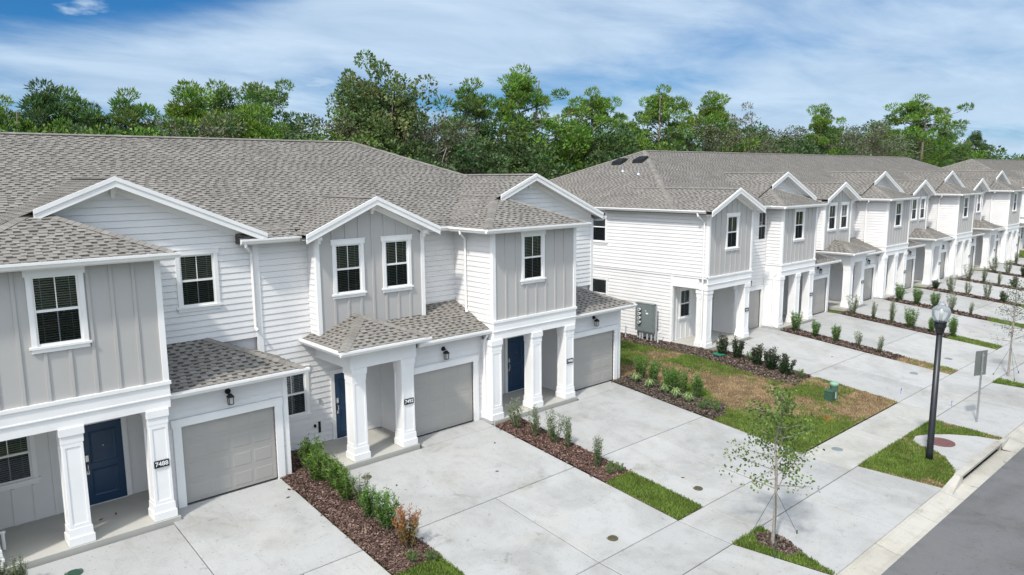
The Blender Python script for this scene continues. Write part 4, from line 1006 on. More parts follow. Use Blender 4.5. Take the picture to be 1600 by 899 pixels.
# curved concrete pad round the inlet manhole
pad = [(24.0, 6.66), (28.35, 6.66), (28.15, 7.3), (27.6, 8.0), (27.0, 8.5), (26.5, 8.72), (26.0, 8.62), (25.75, 8.3), (25.7, 7.9), (25.3, 7.4), (24.6, 6.95)]
pb_ = slab(None, 'inlet_pad', pad, CONC, top=.022); tag(pb_, 'curved concrete pad around the rusty manhole cover beside the kerb', 'concrete pad')

# ------------------------------------------------------------------ ground cover
RNG = np.random.default_rng(5)
def gzv(y): return np.interp(y, [a for a, _ in YG], [c for _, c in YG])
def inpoly(px_, py_, poly):
    ins = np.zeros(len(px_), bool); n = len(poly)
    for i in range(n):
        x1, y1 = poly[i]; x2, y2 = poly[(i + 1) % n]
        c = ((y1 > py_) != (y2 > py_)); ins ^= c & (px_ < (x2 - x1) * (py_ - y1) / (y2 - y1 + 1e-12) + x1)
    return ins
def scatter(poly, dens, holes=()):
    xs = [p[0] for p in poly]; ys_ = [p[1] for p in poly]; A = (max(xs) - min(xs)) * (max(ys_) - min(ys_)); n = int(A * dens)
    X_ = RNG.uniform(min(xs), max(xs), n); Y_ = RNG.uniform(min(ys_), max(ys_), n); k = inpoly(X_, Y_, poly)
    for h in holes: k &= ~inpoly(X_, Y_, h)
    return X_[k], Y_[k]
def blades(X_, Y_, h, w, lean=.5):
    n = len(X_); Z_ = gzv(Y_); a = RNG.uniform(0, 2 * np.pi, n); hh = h * RNG.uniform(.55, 1.3, n); la = RNG.uniform(0, 2 * np.pi, n); ll = hh * RNG.uniform(.1, lean, n)
    dx, dy = np.cos(a) * w / 2, np.sin(a) * w / 2
    V = np.empty((n, 4, 3)); tx, ty = X_ + np.cos(la) * ll, Y_ + np.sin(la) * ll
    V[:, 0] = np.c_[X_ - dx, Y_ - dy, Z_]; V[:, 1] = np.c_[X_ + dx, Y_ + dy, Z_]
    V[:, 2] = np.c_[tx + dx * .35, ty + dy * .35, Z_ + hh]; V[:, 3] = np.c_[tx - dx * .35, ty - dy * .35, Z_ + hh]
    return V
def valnoise(X_, Y_, sc, seed):
    r = np.random.default_rng(seed); G = r.random((64, 64)); x = X_ * sc; y = Y_ * sc; i = np.floor(x).astype(int); j = np.floor(y).astype(int); fx = x - i; fy = y - j; fx = fx * fx * (3 - 2 * fx); fy = fy * fy * (3 - 2 * fy)
    g_ = lambda a, b_: G[a % 64, b_ % 64]
    return (g_(i, j) * (1 - fx) + g_(i + 1, j) * fx) * (1 - fy) + (g_(i, j + 1) * (1 - fx) + g_(i + 1, j + 1) * fx) * fy
GREENS = np.array([[.13, .22, .035], [.19, .27, .05], [.09, .16, .03], [.24, .29, .08]]); TANS = np.array([[.46, .32, .18], [.32, .22, .13], [.56, .43, .27]])
def lawn(lab, poly, dens, tan=0.0, h=.055, holes=(), w=.022, base=True, seed=1, spots=()):
    nb = MB(); nb.poly([(x_, y_, gz(y_) - .012) for x_, y_ in poly])
    X_, Y_ = scatter(poly, dens, holes)
    n1 = valnoise(X_, Y_, .55, seed) * .5 + valnoise(X_, Y_, 1.7, seed + 1) * .3 + valnoise(X_, Y_, 5.0, seed + 2) * .2
    tl = np.full(len(X_), float(tan))
    for sx_, sy_, sr_, sa_ in spots: tl += sa_ * np.exp(-((X_ - sx_) ** 2 + (Y_ - sy_) ** 2) / sr_ ** 2)
    dry = n1 + RNG.normal(0, .07, len(X_)) < tl
    keep = ~(dry & (RNG.random(len(X_)) < .35)); X_, Y_, dry, n1 = X_[keep], Y_[keep], dry[keep], n1[keep]
    X_ = X_ + RNG.normal(0, .022, len(X_)); Y_ = Y_ + RNG.normal(0, .022, len(Y_)); V = blades(X_, Y_, h, w); V[dry, 2:, 2] = V[dry, :2, 2] + (V[dry, 2:, 2] - V[dry, :2, 2]) * .7
    T = GREENS[RNG.integers(0, 4, len(X_))] * (RNG.uniform(.75, 1.2, (len(X_), 1)) * (.8 + .45 * valnoise(X_, Y_, 2.5, seed + 9))[:, None])
    T[dry] = TANS[RNG.integers(0, 3, dry.sum())] * (RNG.uniform(.6, 1.15, dry.sum()) * (.65 + .6 * valnoise(X_[dry], Y_[dry], 3.5, seed + 5)))[:, None]
    o = add('lawn_grass', quads_mesh('lawn_grass', V, T, GRASS)); tag(o, lab, 'grass', kind='stuff')
    if base:
        nb.build('lawn_soil', TANB if tan > .4 else GRASSB, kind='structure')
def patch_base(name, poly, mt, top):
    b_ = MB(); ys_ = sorted({p[1] for p in poly} | {y for y, _ in YG if min(p[1] for p in poly) < y < max(p[1] for p in poly)})
    b_.poly([(x_, y_, gz(y_) + top) for x_, y_ in poly]); return b_.build(name, mt, kind='structure')
MUT = np.array([[.064, .042, .033], [.115, .079, .062], [.034, .024, .020], [.19, .145, .12], [.085, .060, .050]])
def mulch(lab, polys, dens, red=1.0, size=1.0):
    Vs, Ts = [], []; mb = MB()
    for poly in polys:
        mb.poly([(x_, y_, gz(y_) + .004) for x_, y_ in poly])
        X_, Y_ = scatter(poly, dens); n = len(X_); k_ = RNG.random(n) < .10; X_ = X_ + RNG.normal(0, .02, n) + k_ * RNG.normal(0, .06, n); Y_ = Y_ + RNG.normal(0, .03, n); Z_ = gzv(Y_) + .008 + RNG.uniform(0, .03, n)
        L = RNG.uniform(.03, .085, n) * size; wv = RNG.uniform(.012, .028, n) * size; a = RNG.uniform(0, np.pi, n); ti = RNG.normal(0, .35, n); rl = RNG.normal(0, .5, n)
        ux = np.c_[np.cos(a) * np.cos(ti), np.sin(a) * np.cos(ti), np.sin(ti)] * L[:, None] / 2
        vx = np.c_[-np.sin(a) * np.cos(rl), np.cos(a) * np.cos(rl), np.sin(rl)] * wv[:, None]
        C = np.c_[X_, Y_, Z_]; top = C + np.c_[np.zeros(n), np.zeros(n), np.full(n, .012) * size]
        T = MUT[RNG.integers(0, 5, n)] * RNG.uniform(.7, 1.35, (n, 1)) * np.array([red, 1, 1])
        for q in (np.stack([C - ux - vx, C + ux - vx, top + ux, top - ux], 1), np.stack([top - ux, top + ux, C + ux + vx, C - ux + vx], 1)): Vs.append(q); Ts.append(T)
    o = add('mulch', quads_mesh('mulch', np.concatenate(Vs), np.concatenate(Ts), MULCH)); tag(o, lab, 'mulch', kind='stuff')
    mb.build('mulch_soil', MULCHB, kind='structure')
mulch('brown bark mulch in the bed between the driveways of 7488 and 7492', [[(8.10, 13.0), (9.34, 13.0), (9.36, 17.75), (8.10, 17.75)], [(8.05, 17.75), (9.36, 17.75), (9.75, 17.95), (9.70, 20.15), (8.46, 20.15), (8.46, 18.62), (8.08, 18.62)]], 1500, 1.1)
mulch('reddish bark mulch in the bed between the driveways of 7492 and 7496', [[(15.31, 13.05), (16.41, 13.05), (16.41, 17.93), (15.31, 17.93)]], 1500, 1.15)
mulch('dark bark mulch in the planted bed along the right side of the 7496 driveway', [[(22.06, 13.9), (22.9, 13.9), (23.7, 14.4), (23.55, 15.3), (23.3, 18.6), (22.06, 18.62)]], 1000, .9)
mulch('bark mulch along the middle row end wall, under the meter cabinet', [[(27.9, 18.3), (29.36, 18.3), (29.36, 30), (27.9, 30)], [(28.1, 13.9), (30.0, 14.2), (30.0, 18.2), (29.36, 18.3), (27.9, 18.3), (27.9, 15.2)]], 650, .95, 1.2)
mulch('small square of dark mulch set into the porch floor of 7488', [[(1.2, 17.2), (1.93, 17.2), (1.93, 17.92), (1.2, 17.92)]], 900, .8)
for i in range(1, 8):
    p = PL2[i]; mulch('bark mulch bed between the %s and %s driveways of the middle row' % (names[i - 1], names[i]), [[(p - .34, 12.9), (p + .70, 12.9), (p + .70, 18.7), (p - .34, 18.7)]], 420 if i < 3 else 160, 1.0, 1.3 if i < 3 else 2.0)
mulch('ring of dark mulch round the staked sapling at the kerb', [[(15.75, 7.75), (16.2, 7.6), (16.45, 8.1), (16.5, 8.6), (16.1, 8.85), (15.75, 8.5)]], 1500, .95)
lawn('short green turf strip between the driveways of 7488 and 7492', [(8.10, 10.58), (9.35, 10.58), (9.35, 13.0), (8.10, 13.0)], 2600, .15, seed=3)
lawn('bright green turf strip between the 7492 and 7496 driveways', [(15.31, 10.58), (16.41, 10.58), (16.41, 13.05), (15.31, 13.05)], 3600, .12, .07, seed=4)
mb3 = [(22.06, 13.9), (22.9, 13.9), (23.7, 14.4), (23.55, 15.3), (23.3, 18.6), (22.06, 18.62)]
lawn('patchy green and straw-coloured lawn between the near and middle rows', [(22.06, 10.6), (30.0, 10.6), (30.0, 13.9), (28.0, 14.6), (27.9, 30.0), (22.75, 30.0), (22.75, 18.7), (22.06, 18.6)], 2400, .46, spots=((25.6, 15.2, 2.0, .30), (24.6, 18.2, 1.5, .25), (27.2, 11.6, 1.4, .28), (24.6, 13.4, 1.3, .12), (22.9, 11.6, 1.6, -.5), (24.4, 11.0, 1.2, -.35), (28.6, 13.0, 1.2, -.12), (23.6, 16.2, .8, -.4)), holes=(mb3,), seed=11)
tri = [(15.72, 6.72), (16.42, 8.92), (15.31, 8.92)]
lawn('triangle of green turf round the mulch of the staked sapling', [(15.84, 6.67), (15.87, 6.67), (16.60, 8.95), (15.29, 8.95)], 3000, .15, .07, holes=([(15.75, 7.75), (16.2, 7.6), (16.45, 8.1), (16.5, 8.6), (16.1, 8.85), (15.75, 8.5)],), seed=5)
lawn('green turf beside the kerb around the lamp post and inlet pad', [(22.76, 6.67), (24.0, 6.67), (24.6, 6.97), (25.3, 7.42), (25.68, 7.9), (25.72, 8.32), (26.0, 8.65), (26.5, 8.76), (27.0, 8.54), (27.65, 8.04), (28.2, 7.3), (28.4, 6.68), (28.64, 6.68), (28.82, 8.95), (22.44, 8.95)], 2600, .42, .06, seed=6)
for i in range(1, 8):
    p = PL2[i]
    lawn('thin turf strip between the %s and %s driveways of the middle row' % (names[i - 1], names[i]), [(p - .34, 10.58), (p + .70, 10.58), (p + .70, 12.95), (p - .34, 12.95)], 900 if i < 4 else 350, .5 if i == 1 else .2, .06, w=.03, seed=20 + i)
    lawn('kerbside turf triangle between the aprons of middle row driveways %s and %s' % (names[i - 1], names[i]), [(p + .2, 6.7), (p + .65, 8.93), (p - .34, 8.93)], 900 if i < 3 else 300, .3, .06, w=.03, seed=40 + i)
lawn('green lawn between the middle and far rows', [(84.5, 10.6), (90, 10.6), (90, 30), (84.5, 30)], 60, .1, .1, w=.12, seed=60)

# ------------------------------------------------------------------ plants
def leafquads(C, dirs, L, Wd, droop=0):
    n = len(C); d_ = dirs / np.linalg.norm(dirs, axis=1)[:, None]; r = RNG.normal(size=(n, 3)); s_ = np.cross(d_, r); s_ /= np.linalg.norm(s_, axis=1)[:, None]
    L = np.broadcast_to(L, n)[:, None]; Wd = np.broadcast_to(Wd, n)[:, None]
    return np.stack([C, C + d_ * L * .5 + s_ * Wd / 2, C + d_ * L, C + d_ * L * .5 - s_ * Wd / 2], 1)
def shrub_mesh(seed, h=.85, spread=.22, stems=7, per=70, L=.075, wd=.02, pal=((.05, .13, .02), (.09, .20, .03), (.13, .24, .05)), bare=.1, tipc=None, dens=1.0):
    """upright many-stemmed shrub: each stem carries small narrow leaves all round"""
    r = np.random.default_rng(seed); st = MB(); Vs, Ts = [], []
    for k in range(stems):
        a = r.uniform(0, 2 * np.pi); R_ = spread * r.uniform(.2, 1.0); hh = h * r.uniform(.62, 1.05); b0 = np.array([np.cos(a), np.sin(a), 0]) * .04
        tip = np.array([np.cos(a) * R_, np.sin(a) * R_, hh]); mid_ = (b0 + tip) / 2 + np.array([np.cos(a), np.sin(a), 0]) * R_ * .18
        st.tube([b0, mid_, tip], [.011, .008, .004], 4)
        t = r.uniform(bare, 1, per); P = ((1 - t) ** 2)[:, None] * b0 + (2 * t * (1 - t))[:, None] * mid_ + (t ** 2)[:, None] * tip
        P += r.normal(0, .028, (per, 3)); D = np.c_[r.normal(size=(per, 2)), r.uniform(.1, 1.3, per)]
        global RNG
        V = leafquads(P, D, L * r.uniform(.7, 1.3, per), wd)
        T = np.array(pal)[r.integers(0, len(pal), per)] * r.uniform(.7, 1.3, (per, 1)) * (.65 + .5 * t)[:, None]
        if tipc is not None: m_ = t > .72; T[m_] = np.array(tipc) * r.uniform(.7, 1.2, (m_.sum(), 1))
        Vs.append(V); Ts.append(T)
    return st.mesh('stems', BARK), quads_mesh('foliage', np.concatenate(Vs), np.concatenate(Ts), LEAF)
def plant(name, kit, loc, rot, sc, label, cat, group, names_=('stems', 'foliage')):
    if name == 'shrub': sc *= 1.18
    o = empty(name, loc, label, cat, group); o.rotation_euler = (0, 0, rot); o.scale = (sc, sc, sc)
    for n_, me in zip(names_, kit):
        c = bpy.data.objects.new(n_, me); COL.objects.link(c); c.parent = o
    return o
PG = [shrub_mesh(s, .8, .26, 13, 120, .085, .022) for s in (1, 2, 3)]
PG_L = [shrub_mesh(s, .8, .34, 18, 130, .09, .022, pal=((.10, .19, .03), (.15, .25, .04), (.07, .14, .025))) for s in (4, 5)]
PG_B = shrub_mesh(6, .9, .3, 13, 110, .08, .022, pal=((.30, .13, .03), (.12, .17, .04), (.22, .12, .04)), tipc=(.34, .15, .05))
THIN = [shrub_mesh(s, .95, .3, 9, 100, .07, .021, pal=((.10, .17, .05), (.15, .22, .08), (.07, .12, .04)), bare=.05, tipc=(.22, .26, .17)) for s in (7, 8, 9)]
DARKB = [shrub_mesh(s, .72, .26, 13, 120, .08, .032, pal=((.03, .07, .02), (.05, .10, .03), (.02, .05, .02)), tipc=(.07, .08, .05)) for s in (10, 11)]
LOW = shrub_mesh(12, .28, .3, 12, 40, .06, .02, pal=((.07, .14, .03), (.11, .18, .05)))
def liriope_mesh(seed):
    r = np.random.default_rng(seed); n = 70; a = r.uniform(0, 2 * np.pi, n); sp = r.uniform(.08, .3, n); hh = r.uniform(.16, .32, n)
    Vs, Ts = [], []
    p0 = np.c_[np.cos(a) * .03, np.sin(a) * .03, np.zeros(n)]; p1 = np.c_[np.cos(a) * sp * .5, np.sin(a) * sp * .5, hh]; p2 = np.c_[np.cos(a) * sp, np.sin(a) * sp, hh * .75]
    s_ = np.c_[-np.sin(a), np.cos(a), np.zeros(n)] * .011
    T = np.where(r.random((n, 1)) < .5, [[.34, .42, .20]], [[.14, .24, .07]]) * r.uniform(.8, 1.2, (n, 1))
    return (quads_mesh('blades', np.concatenate([np.stack([p0 - s_, p0 + s_, p1 + s_, p1 - s_], 1), np.stack([p1 - s_, p1 + s_, p2 + s_ * .2, p2 - s_ * .2], 1)]), np.concatenate([T, T * 1.05]), LEAF),)
LIR = [liriope_mesh(s) for s in (1, 2)]
g1 = 'shrubs in the bed between the 7488 and 7492 driveways'
bed1 = [(8.95, 18.6, 1, 'yellow-green bushy shrub nearest the wall left of the 7492 porch', PG_L[0], .95), (8.78, 17.85, 1, 'bright green shrub second from the wall left of the 7492 porch', PG_L[1], .9), (9.0, 17.2, 1, 'bright green shrub beside the notch in the 7492 driveway corner', PG_L[0], .9), (8.92, 16.5, 1, 'feathery green shrub, fourth from the wall beside the 7492 driveway', PG_L[1], .85), (9.05, 15.95, 1, 'grey-tipped thin shrub in the middle of the bed left of the 7492 driveway', THIN[0], .85), (8.95, 15.35, 1, 'small mid green shrub, third before the half-dead orange one', PG[1], .85), (9.0, 14.7, 1, 'dense green shrub just behind the half-dead orange one', PG[0], 1.0), (8.98, 13.7, 1, 'half-dead orange-brown shrub beside the 7492 driveway', PG_B, .95)]
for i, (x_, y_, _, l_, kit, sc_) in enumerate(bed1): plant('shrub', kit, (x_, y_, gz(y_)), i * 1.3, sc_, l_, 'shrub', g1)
for i, (x_, y_) in enumerate(((8.7, 13.2), (9.1, 12.95))): plant('ground_plant', LOW, (x_, y_, gz(y_)), i, .8, ['low green tuft left of the browning shrub', 'low green tuft at the turf edge past the browning shrub'][i], 'plant', g1)
g2 = 'shrubs in the bed between the 7492 and 7496 driveways'
bed2 = [(15.75, 17.35, 'slim spiky shrub nearest the corner pier of 7496', THIN[1], .95), (15.85, 16.55, 'airy shrub second from the 7496 corner pier', THIN[2], .9), (16.0, 15.8, 'broad grey-tipped shrub third from the 7496 corner pier', THIN[0], 1.0), (16.1, 15.3, 'shrub fourth from the 7496 corner pier, crowding its neighbour', THIN[1], .9), (15.85, 13.85, 'single slender shrub standing apart near the turf, fifth from the 7496 pier', THIN[2], .85)]
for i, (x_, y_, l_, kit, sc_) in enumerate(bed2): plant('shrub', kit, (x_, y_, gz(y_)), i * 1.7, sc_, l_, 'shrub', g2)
for i, (x_, y_) in enumerate(((15.8, 13.35), (16.15, 13.5), (16.2, 13.25))): plant('ground_plant', LOW, (x_, y_, gz(y_)), i, .75, 'low plant before the turf between 7492 and 7496, %s of three' % ['left', 'back', 'right'][i], 'plant', g2)
g3 = 'shrubs in the bed right of the 7496 driveway'
for i, (x_, y_) in enumerate(((23.3, 18.1), (23.3, 17.4), (23.35, 16.7), (23.25, 16.1), (23.4, 15.5), (23.0, 16.4))): plant('shrub', PG[i % 3], (x_, y_, gz(y_)), i, .95, 'upright shrub at the lawn edge beside the 7496 driveway, %s from the garage' % names[i], 'shrub', g3)
for i, (x_, y_) in enumerate(((22.78, 17.95), (22.71, 17.2), (22.8, 16.5), (22.7, 15.95), (22.75, 15.4))): plant('variegated_grass_clump', LIR[i % 2], (x_, y_, gz(y_)), i * 1.1, 1.25, 'pale striped grass clump beside the 7496 driveway, %s from the garage' % names[i], 'grass clump', 'pale grass clumps beside the 7496 driveway', ('blades',))
for i, (x_, y_) in enumerate(((22.6, 14.7), (23.1, 14.6), (22.9, 14.25))): plant('ground_plant', LOW, (x_, y_, gz(y_)), i, 1.0, 'low plant at the street end of the 7496 side bed, %s of three' % ['left', 'back', 'front'][i], 'plant', g3)
g4 = 'dark shrubs along the first driveway of the middle row'
for i, (x_, y_) in enumerate(((29.15, 18.0), (29.35, 17.35), (29.3, 16.3), (29.2, 15.6), (29.1, 14.85))): plant('shrub', DARKB[i % 2], (x_, y_, gz(y_)), i * 2.1, 1.1, 'dark glossy shrub beside the middle row corner porch, %s from the porch' % names[i], 'shrub', g4)
for i, (x_, y_) in enumerate(((29.65, 16.9), (29.6, 15.2), (29.4, 14.3))): plant('ground_plant', LOW, (x_, y_, gz(y_)), i, 1.1, 'low yellow-green plant among the dark glossy shrubs, %s from the porch' % names[i], 'plant', g4)
for i in range(1, 8):
    p = PL2[i]; n = 5 if i != 2 else 6
    for k in range(n):
        y_ = 18.1 - k * 1.05 + RNG.uniform(-.1, .1)
        plant('shrub', (THIN + PG)[(i * 3 + k) % 6] if i < 4 else (THIN + DARKB)[(i + k) % 5], (p + .2 + RNG.uniform(-.1, .1), y_, gz(y_)), k * 1.9, RNG.uniform(.7, 1.2), 'shrub between middle row driveways %s and %s, %s from the porch' % (names[i - 1], names[i], names[k]), 'shrub', 'shrubs between the middle-row driveways')
for k, (x_, y_) in enumerate(((1.45, 17.62), (1.8, 17.35), (1.3, 17.3))): plant('shrub', THIN[k], (x_, y_, gz(y_)), k, .62, 'small leggy shrub in front of the 7488 porch, %s of three' % ['back', 'right', 'front'][k], 'shrub', 'shrubs in front of the 7488 porch')

def tube_tree(mb, base, tip, r0_, r1_, bend, rs, n=4, sides=5):
    base, tip = np.array(base, float), np.array(tip, float); pts = []
    for i in range(n + 1):
        t = i / n; p = base + (tip - base) * t + np.array([rs.normal() * bend, rs.normal() * bend, 0]) * math.sin(t * math.pi)
        pts.append(tuple(p))
    mb.tube(pts, [r0_ + (r1_ - r0_) * i / n for i in range(n + 1)], sides); return pts
def sapling(x_, y_, seed, label, hgt=4.1, loose=1.0, twiggy=False):
    r = np.random.default_rng(seed); z0 = gz(y_); t = empty('young_tree', (x_, y_, z0), label, 'young tree', 'staked street saplings')
    tr = MB(); tube_tree(tr, (0, 0, 0), (.16, .02, hgt * .93), .05, .012, .03, r, 6, 7)
    Vs, Ts = [], []; pal = np.array([[.10, .17, .035], [.15, .22, .05], [.07, .12, .03]]) if not twiggy else np.array([[.09, .13, .05], [.15, .17, .10], [.07, .09, .04]])
    nl = 26
    for k in range(nl):
        f = .34 + .62 * k / nl; a = k * 2.4 + r.uniform(-.4, .4); ln = (1.35 - .85 * (f - .34) / .6) * r.uniform(.6, 1.1) * .95 * loose; zb = hgt * f * .93
        e = np.array([math.cos(a) * ln, math.sin(a) * ln, zb + ln * r.uniform(.15, .75)]); b0 = np.array([.16 * f, 0, zb])
        tube_tree(tr, b0, e, .014, .004, .04, r, 3, 4)
        m_ = int((85 if f > .5 else 42) * (.7 if twiggy else 1)); tt = r.uniform(.3, 1.03, m_); P = b0 + (e - b0) * tt[:, None] + r.normal(0, .06, (m_, 3)) * (1 + tt[:, None])
        D = r.normal(size=(m_, 3)); D[:, 2] -= .3
        Vs.append(leafquads(P, D, r.uniform(.06, .10, m_) * (.8 if twiggy else 1), .06 * (.6 if twiggy else 1))); Ts.append(pal[r.integers(0, 3, m_)] * r.uniform(.7, 1.4, (m_, 1)))
    o = tr.build('trunk', PALEBARK); o.parent = t; c = add('crown', quads_mesh('crown', np.concatenate(Vs), np.concatenate(Ts), LEAF)); c.parent = t
    gw = MB()
    for a in (-.35, 1.9, 4.0):
        gw.tube([(.03, 0, 1.35), (math.cos(a) * .95, math.sin(a) * .95 * .55, 0.02)], .006, 4); gw.tube([(math.cos(a) * .95, math.sin(a) * .52, -.03), (math.cos(a) * .95, math.sin(a) * .52, .09)], .02, 4)
    q = gw.build('guy_strap', DGREEN); q.parent = t
sapling(16.09, 8.33, 3, 'staked young maple with a loose green crown in the near kerbside mulch')
sapling(37.56, 8.77, 4, 'thin grey-leaved staked sapling in the kerbside strip beyond the road sign', 4.6, .9, True)
sapling(50.4, 8.5, 5, 'second thin grey-leaved sapling beyond the road sign, farther up the street', 4.4, .9, True)

# ------------------------------------------------------------------ woodland trees
def clumps_to_mesh(C, Rr, per, L, Wd, pal, seed, flat=.7, upb=.4):
    r = np.random.default_rng(seed); n = len(C) * per; idx = np.repeat(np.arange(len(C)), per)
    D = r.normal(size=(n, 3)); D /= np.linalg.norm(D, axis=1)[:, None]; rad = r.uniform(.35, 1, n) ** .5
    P = C[idx] + D * rad[:, None] * Rr[idx][:, None] * np.array([1, 1, flat]); D2 = D + r.normal(0, .5, (n, 3)); D2[:, 2] += upb
    V = leafquads(P, D2, L * r.uniform(.6, 1.3, n), Wd)
    ct = r.uniform(.72, 1.22, len(C)); hue = r.uniform(-1, 1, len(C)); base = np.array(pal)[r.integers(0, len(pal), n)]
    T = base * ct[idx][:, None] * r.uniform(.75, 1.25, (n, 1)); T[:, 0] *= (1 + .18 * hue[idx]); return quads_mesh('crown', V, T, LEAF)
PINEPAL = ((.08, .16, .035), (.115, .205, .045), (.15, .245, .06)); OAKPAL = ((.09, .15, .04), (.14, .195, .06), (.18, .215, .085)); GREYPAL = ((.14, .16, .085), (.18, .195, .115), (.105, .125, .07)); BRIGHT = ((.135, .245, .035), (.19, .305, .045), (.10, .185, .03)); DEEP = ((.055, .105, .035), (.075, .14, .045), (.10, .16, .055))
def pine_kit(seed, h=14, crown0=.42, R_=3.0, pal=PINEPAL, limbs=34, umbrella=False, per=120, sparse=1.0):
    r = np.random.default_rng(seed); tr = MB(); tube_tree(tr, (0, 0, -.3), (r.normal() * .4, r.normal() * .4, h * .96), .22, .05, .15, r, 7, 7); C, Rr = [], []
    for k in range(limbs):
        f = crown0 + (1 - crown0) * (k + .5) / limbs; a = k * 2.399 + r.uniform(-.5, .5)
        t = (f - crown0) / (1 - crown0); ln = R_ * ((.35 + 1.0 * math.sin(math.pi * min(1, t * .8 + .18))) * r.uniform(.6, 1.15) if not umbrella else (1 - .25 * t) * r.uniform(.5, 1.1))
        if t > .86: ln *= .5
        zb = h * f * .95; e = np.array([math.cos(a) * ln, math.sin(a) * ln, zb + ln * r.uniform(.12, .5)]); tube_tree(tr, (0, 0, zb), e, .07, .02, .15, r, 3, 4)
        for tt in (.45, .75, 1.0):
            if r.random() > sparse * .86: continue
            C.append(np.array([0, 0, zb]) + (e - np.array([0, 0, zb])) * tt + r.normal(0, .3, 3)); Rr.append(r.uniform(.42, .82))
    C.append(np.array([0, 0, h])); Rr.append(.7)
    return tr.mesh('trunk', BARK), clumps_to_mesh(np.array(C), np.array(Rr), int(per * 1.7), .30, .08, pal, seed, .5, .8)
def oak_kit(seed, h=11, R_=3.4, pal=OAKPAL, crown0=.22, n=85, per=105, leaf=.26, ragged=.35):
    r = np.random.default_rng(seed); tr = MB(); tube_tree(tr, (0, 0, -.3), (0, 0, h * .55), .28, .14, .1, r, 4, 7); C, Rr = [], []
    for k in range(n):
        D = r.normal(size=3); D /= np.linalg.norm(D); D = np.sign(D) * np.abs(D) ** (.72 if ragged < .36 and h > 12 else .9); rr = r.uniform(.3, 1) ** .55 * min(1.12, 1 + r.normal() * ragged * .4)
        c = np.array([D[0] * R_ * rr, D[1] * R_ * rr, h * (crown0 + (1 - crown0) / 2) + D[2] * rr * h * (1 - crown0) / 2]); C.append(c); Rr.append(r.uniform(.45, 1.0))
        if k % 5 == 0: tube_tree(tr, (0, 0, h * r.uniform(.25, .5)), c, .08, .02, .2, r, 3, 4)
    return tr.mesh('trunk', BARK), clumps_to_mesh(np.array(C), np.array(Rr), int(per * 1.6), leaf * .78, leaf * .5, pal, seed, .8, .2)
def bare_kit(seed, h=13, R_=2.6, leaves=2600, pal=GREYPAL):
    r = np.random.default_rng(seed); tr = MB(); tube_tree(tr, (0, 0, -.3), (.3, 0, h * .93), .17, .03, .2, r, 6, 6); P = []
    for k in range(34):
        f = .25 + .58 * k / 34; a = k * 2.4; ln = R_ * (1.1 - f * .6) * r.uniform(.6, 1.1); b0 = np.array([0, 0, h * f]); e = np.array([math.cos(a) * ln, math.sin(a) * ln, h * f + ln * .8]); tube_tree(tr, b0, e, .05, .012, .2, r, 3, 4)
        for _ in range(7):
            t = r.uniform(.3, 1); p = b0 + (e - b0) * t; q = p + r.normal(0, .55, 3) + np.array([0, 0, .4]); tube_tree(tr, p, q, .03, .012, .05, r, 2, 3); P.append(q); P.append(p)
    P = np.array(P); C = P[r.integers(0, len(P), leaves)] + r.normal(0, .2, (leaves, 3))
    return tr.mesh('trunk', PALEBARK), quads_mesh('crown', leafquads(C, r.normal(size=(leaves, 3)), .2, .1), np.array(pal)[r.integers(0, 3, leaves)] * r.uniform(.7, 1.3, (leaves, 1)), LEAF)
KIT = dict(p1=pine_kit(1, 14, .30, 2.6), p2=pine_kit(2, 14, .34, 2.3, DEEP), p3=pine_kit(3, 15, .48, 3.0, BRIGHT, 30), p4=pine_kit(4, 14, .72, 3.6, PINEPAL, 18, True), p5=pine_kit(5, 14, .62, 2.2, GREYPAL, 14, per=60, sparse=.5), p6=pine_kit(6, 14, .25, 2.9, BRIGHT, 40),
           o1=oak_kit(11, 10, 3.6), o2=oak_kit(12, 10, 3.4, GREYPAL, leaf=.2), o3=oak_kit(13, 10, 3.5, BRIGHT), o4=oak_kit(14, 14, 2.7, OAKPAL, .22, 150, 110, .27, .3), o5=oak_kit(15, 10, 3.8, DEEP), b1=bare_kit(21), b2=bare_kit(22, 12, 2.8, 4200))
def tree_at(kit, x_, y_, h_, base_h, label, wid=1.0, rot=0.0, grp='trees in the wood behind the rows', name=None):
    sc_ = h_ / base_h; nm = name or {'p': 'pine_tree', 'o': 'oak_tree', 'b': 'bare_tree'}[kit[0]]
    o = plant(nm, KIT[kit], (x_, y_, 0), rot, 1, label, {'p': 'pine tree', 'o': 'oak tree', 'b': 'bare tree'}[kit[0]], grp, ('trunk', 'crown')); o.scale = (sc_ * wid, sc_ * wid, sc_); return o
BH = dict(p1=14.6, p2=14.6, p3=15.6, p4=14.6, p5=14.6, p6=14.6, o1=10.6, o2=10.6, o3=10.6, o4=14.8, o5=10.6, b1=13.6, b2=12.8)
def ray_at(px_, Y):                   # where the line of sight of photo column px_ crosses depth Y (used only to read positions off the photograph)
    q = fw * 1 + rt * ((px_ - 800) / 1144.348) - up * ((230 - 449.5) / 1144.348); return q.x * Y / q.y
def htop(px_, py_, Y):
    q = fw * 1 + rt * ((px_ - 800) / 1144.348) - up * ((py_ - 449.5) / 1144.348); return EYE + q.z * Y / q.y
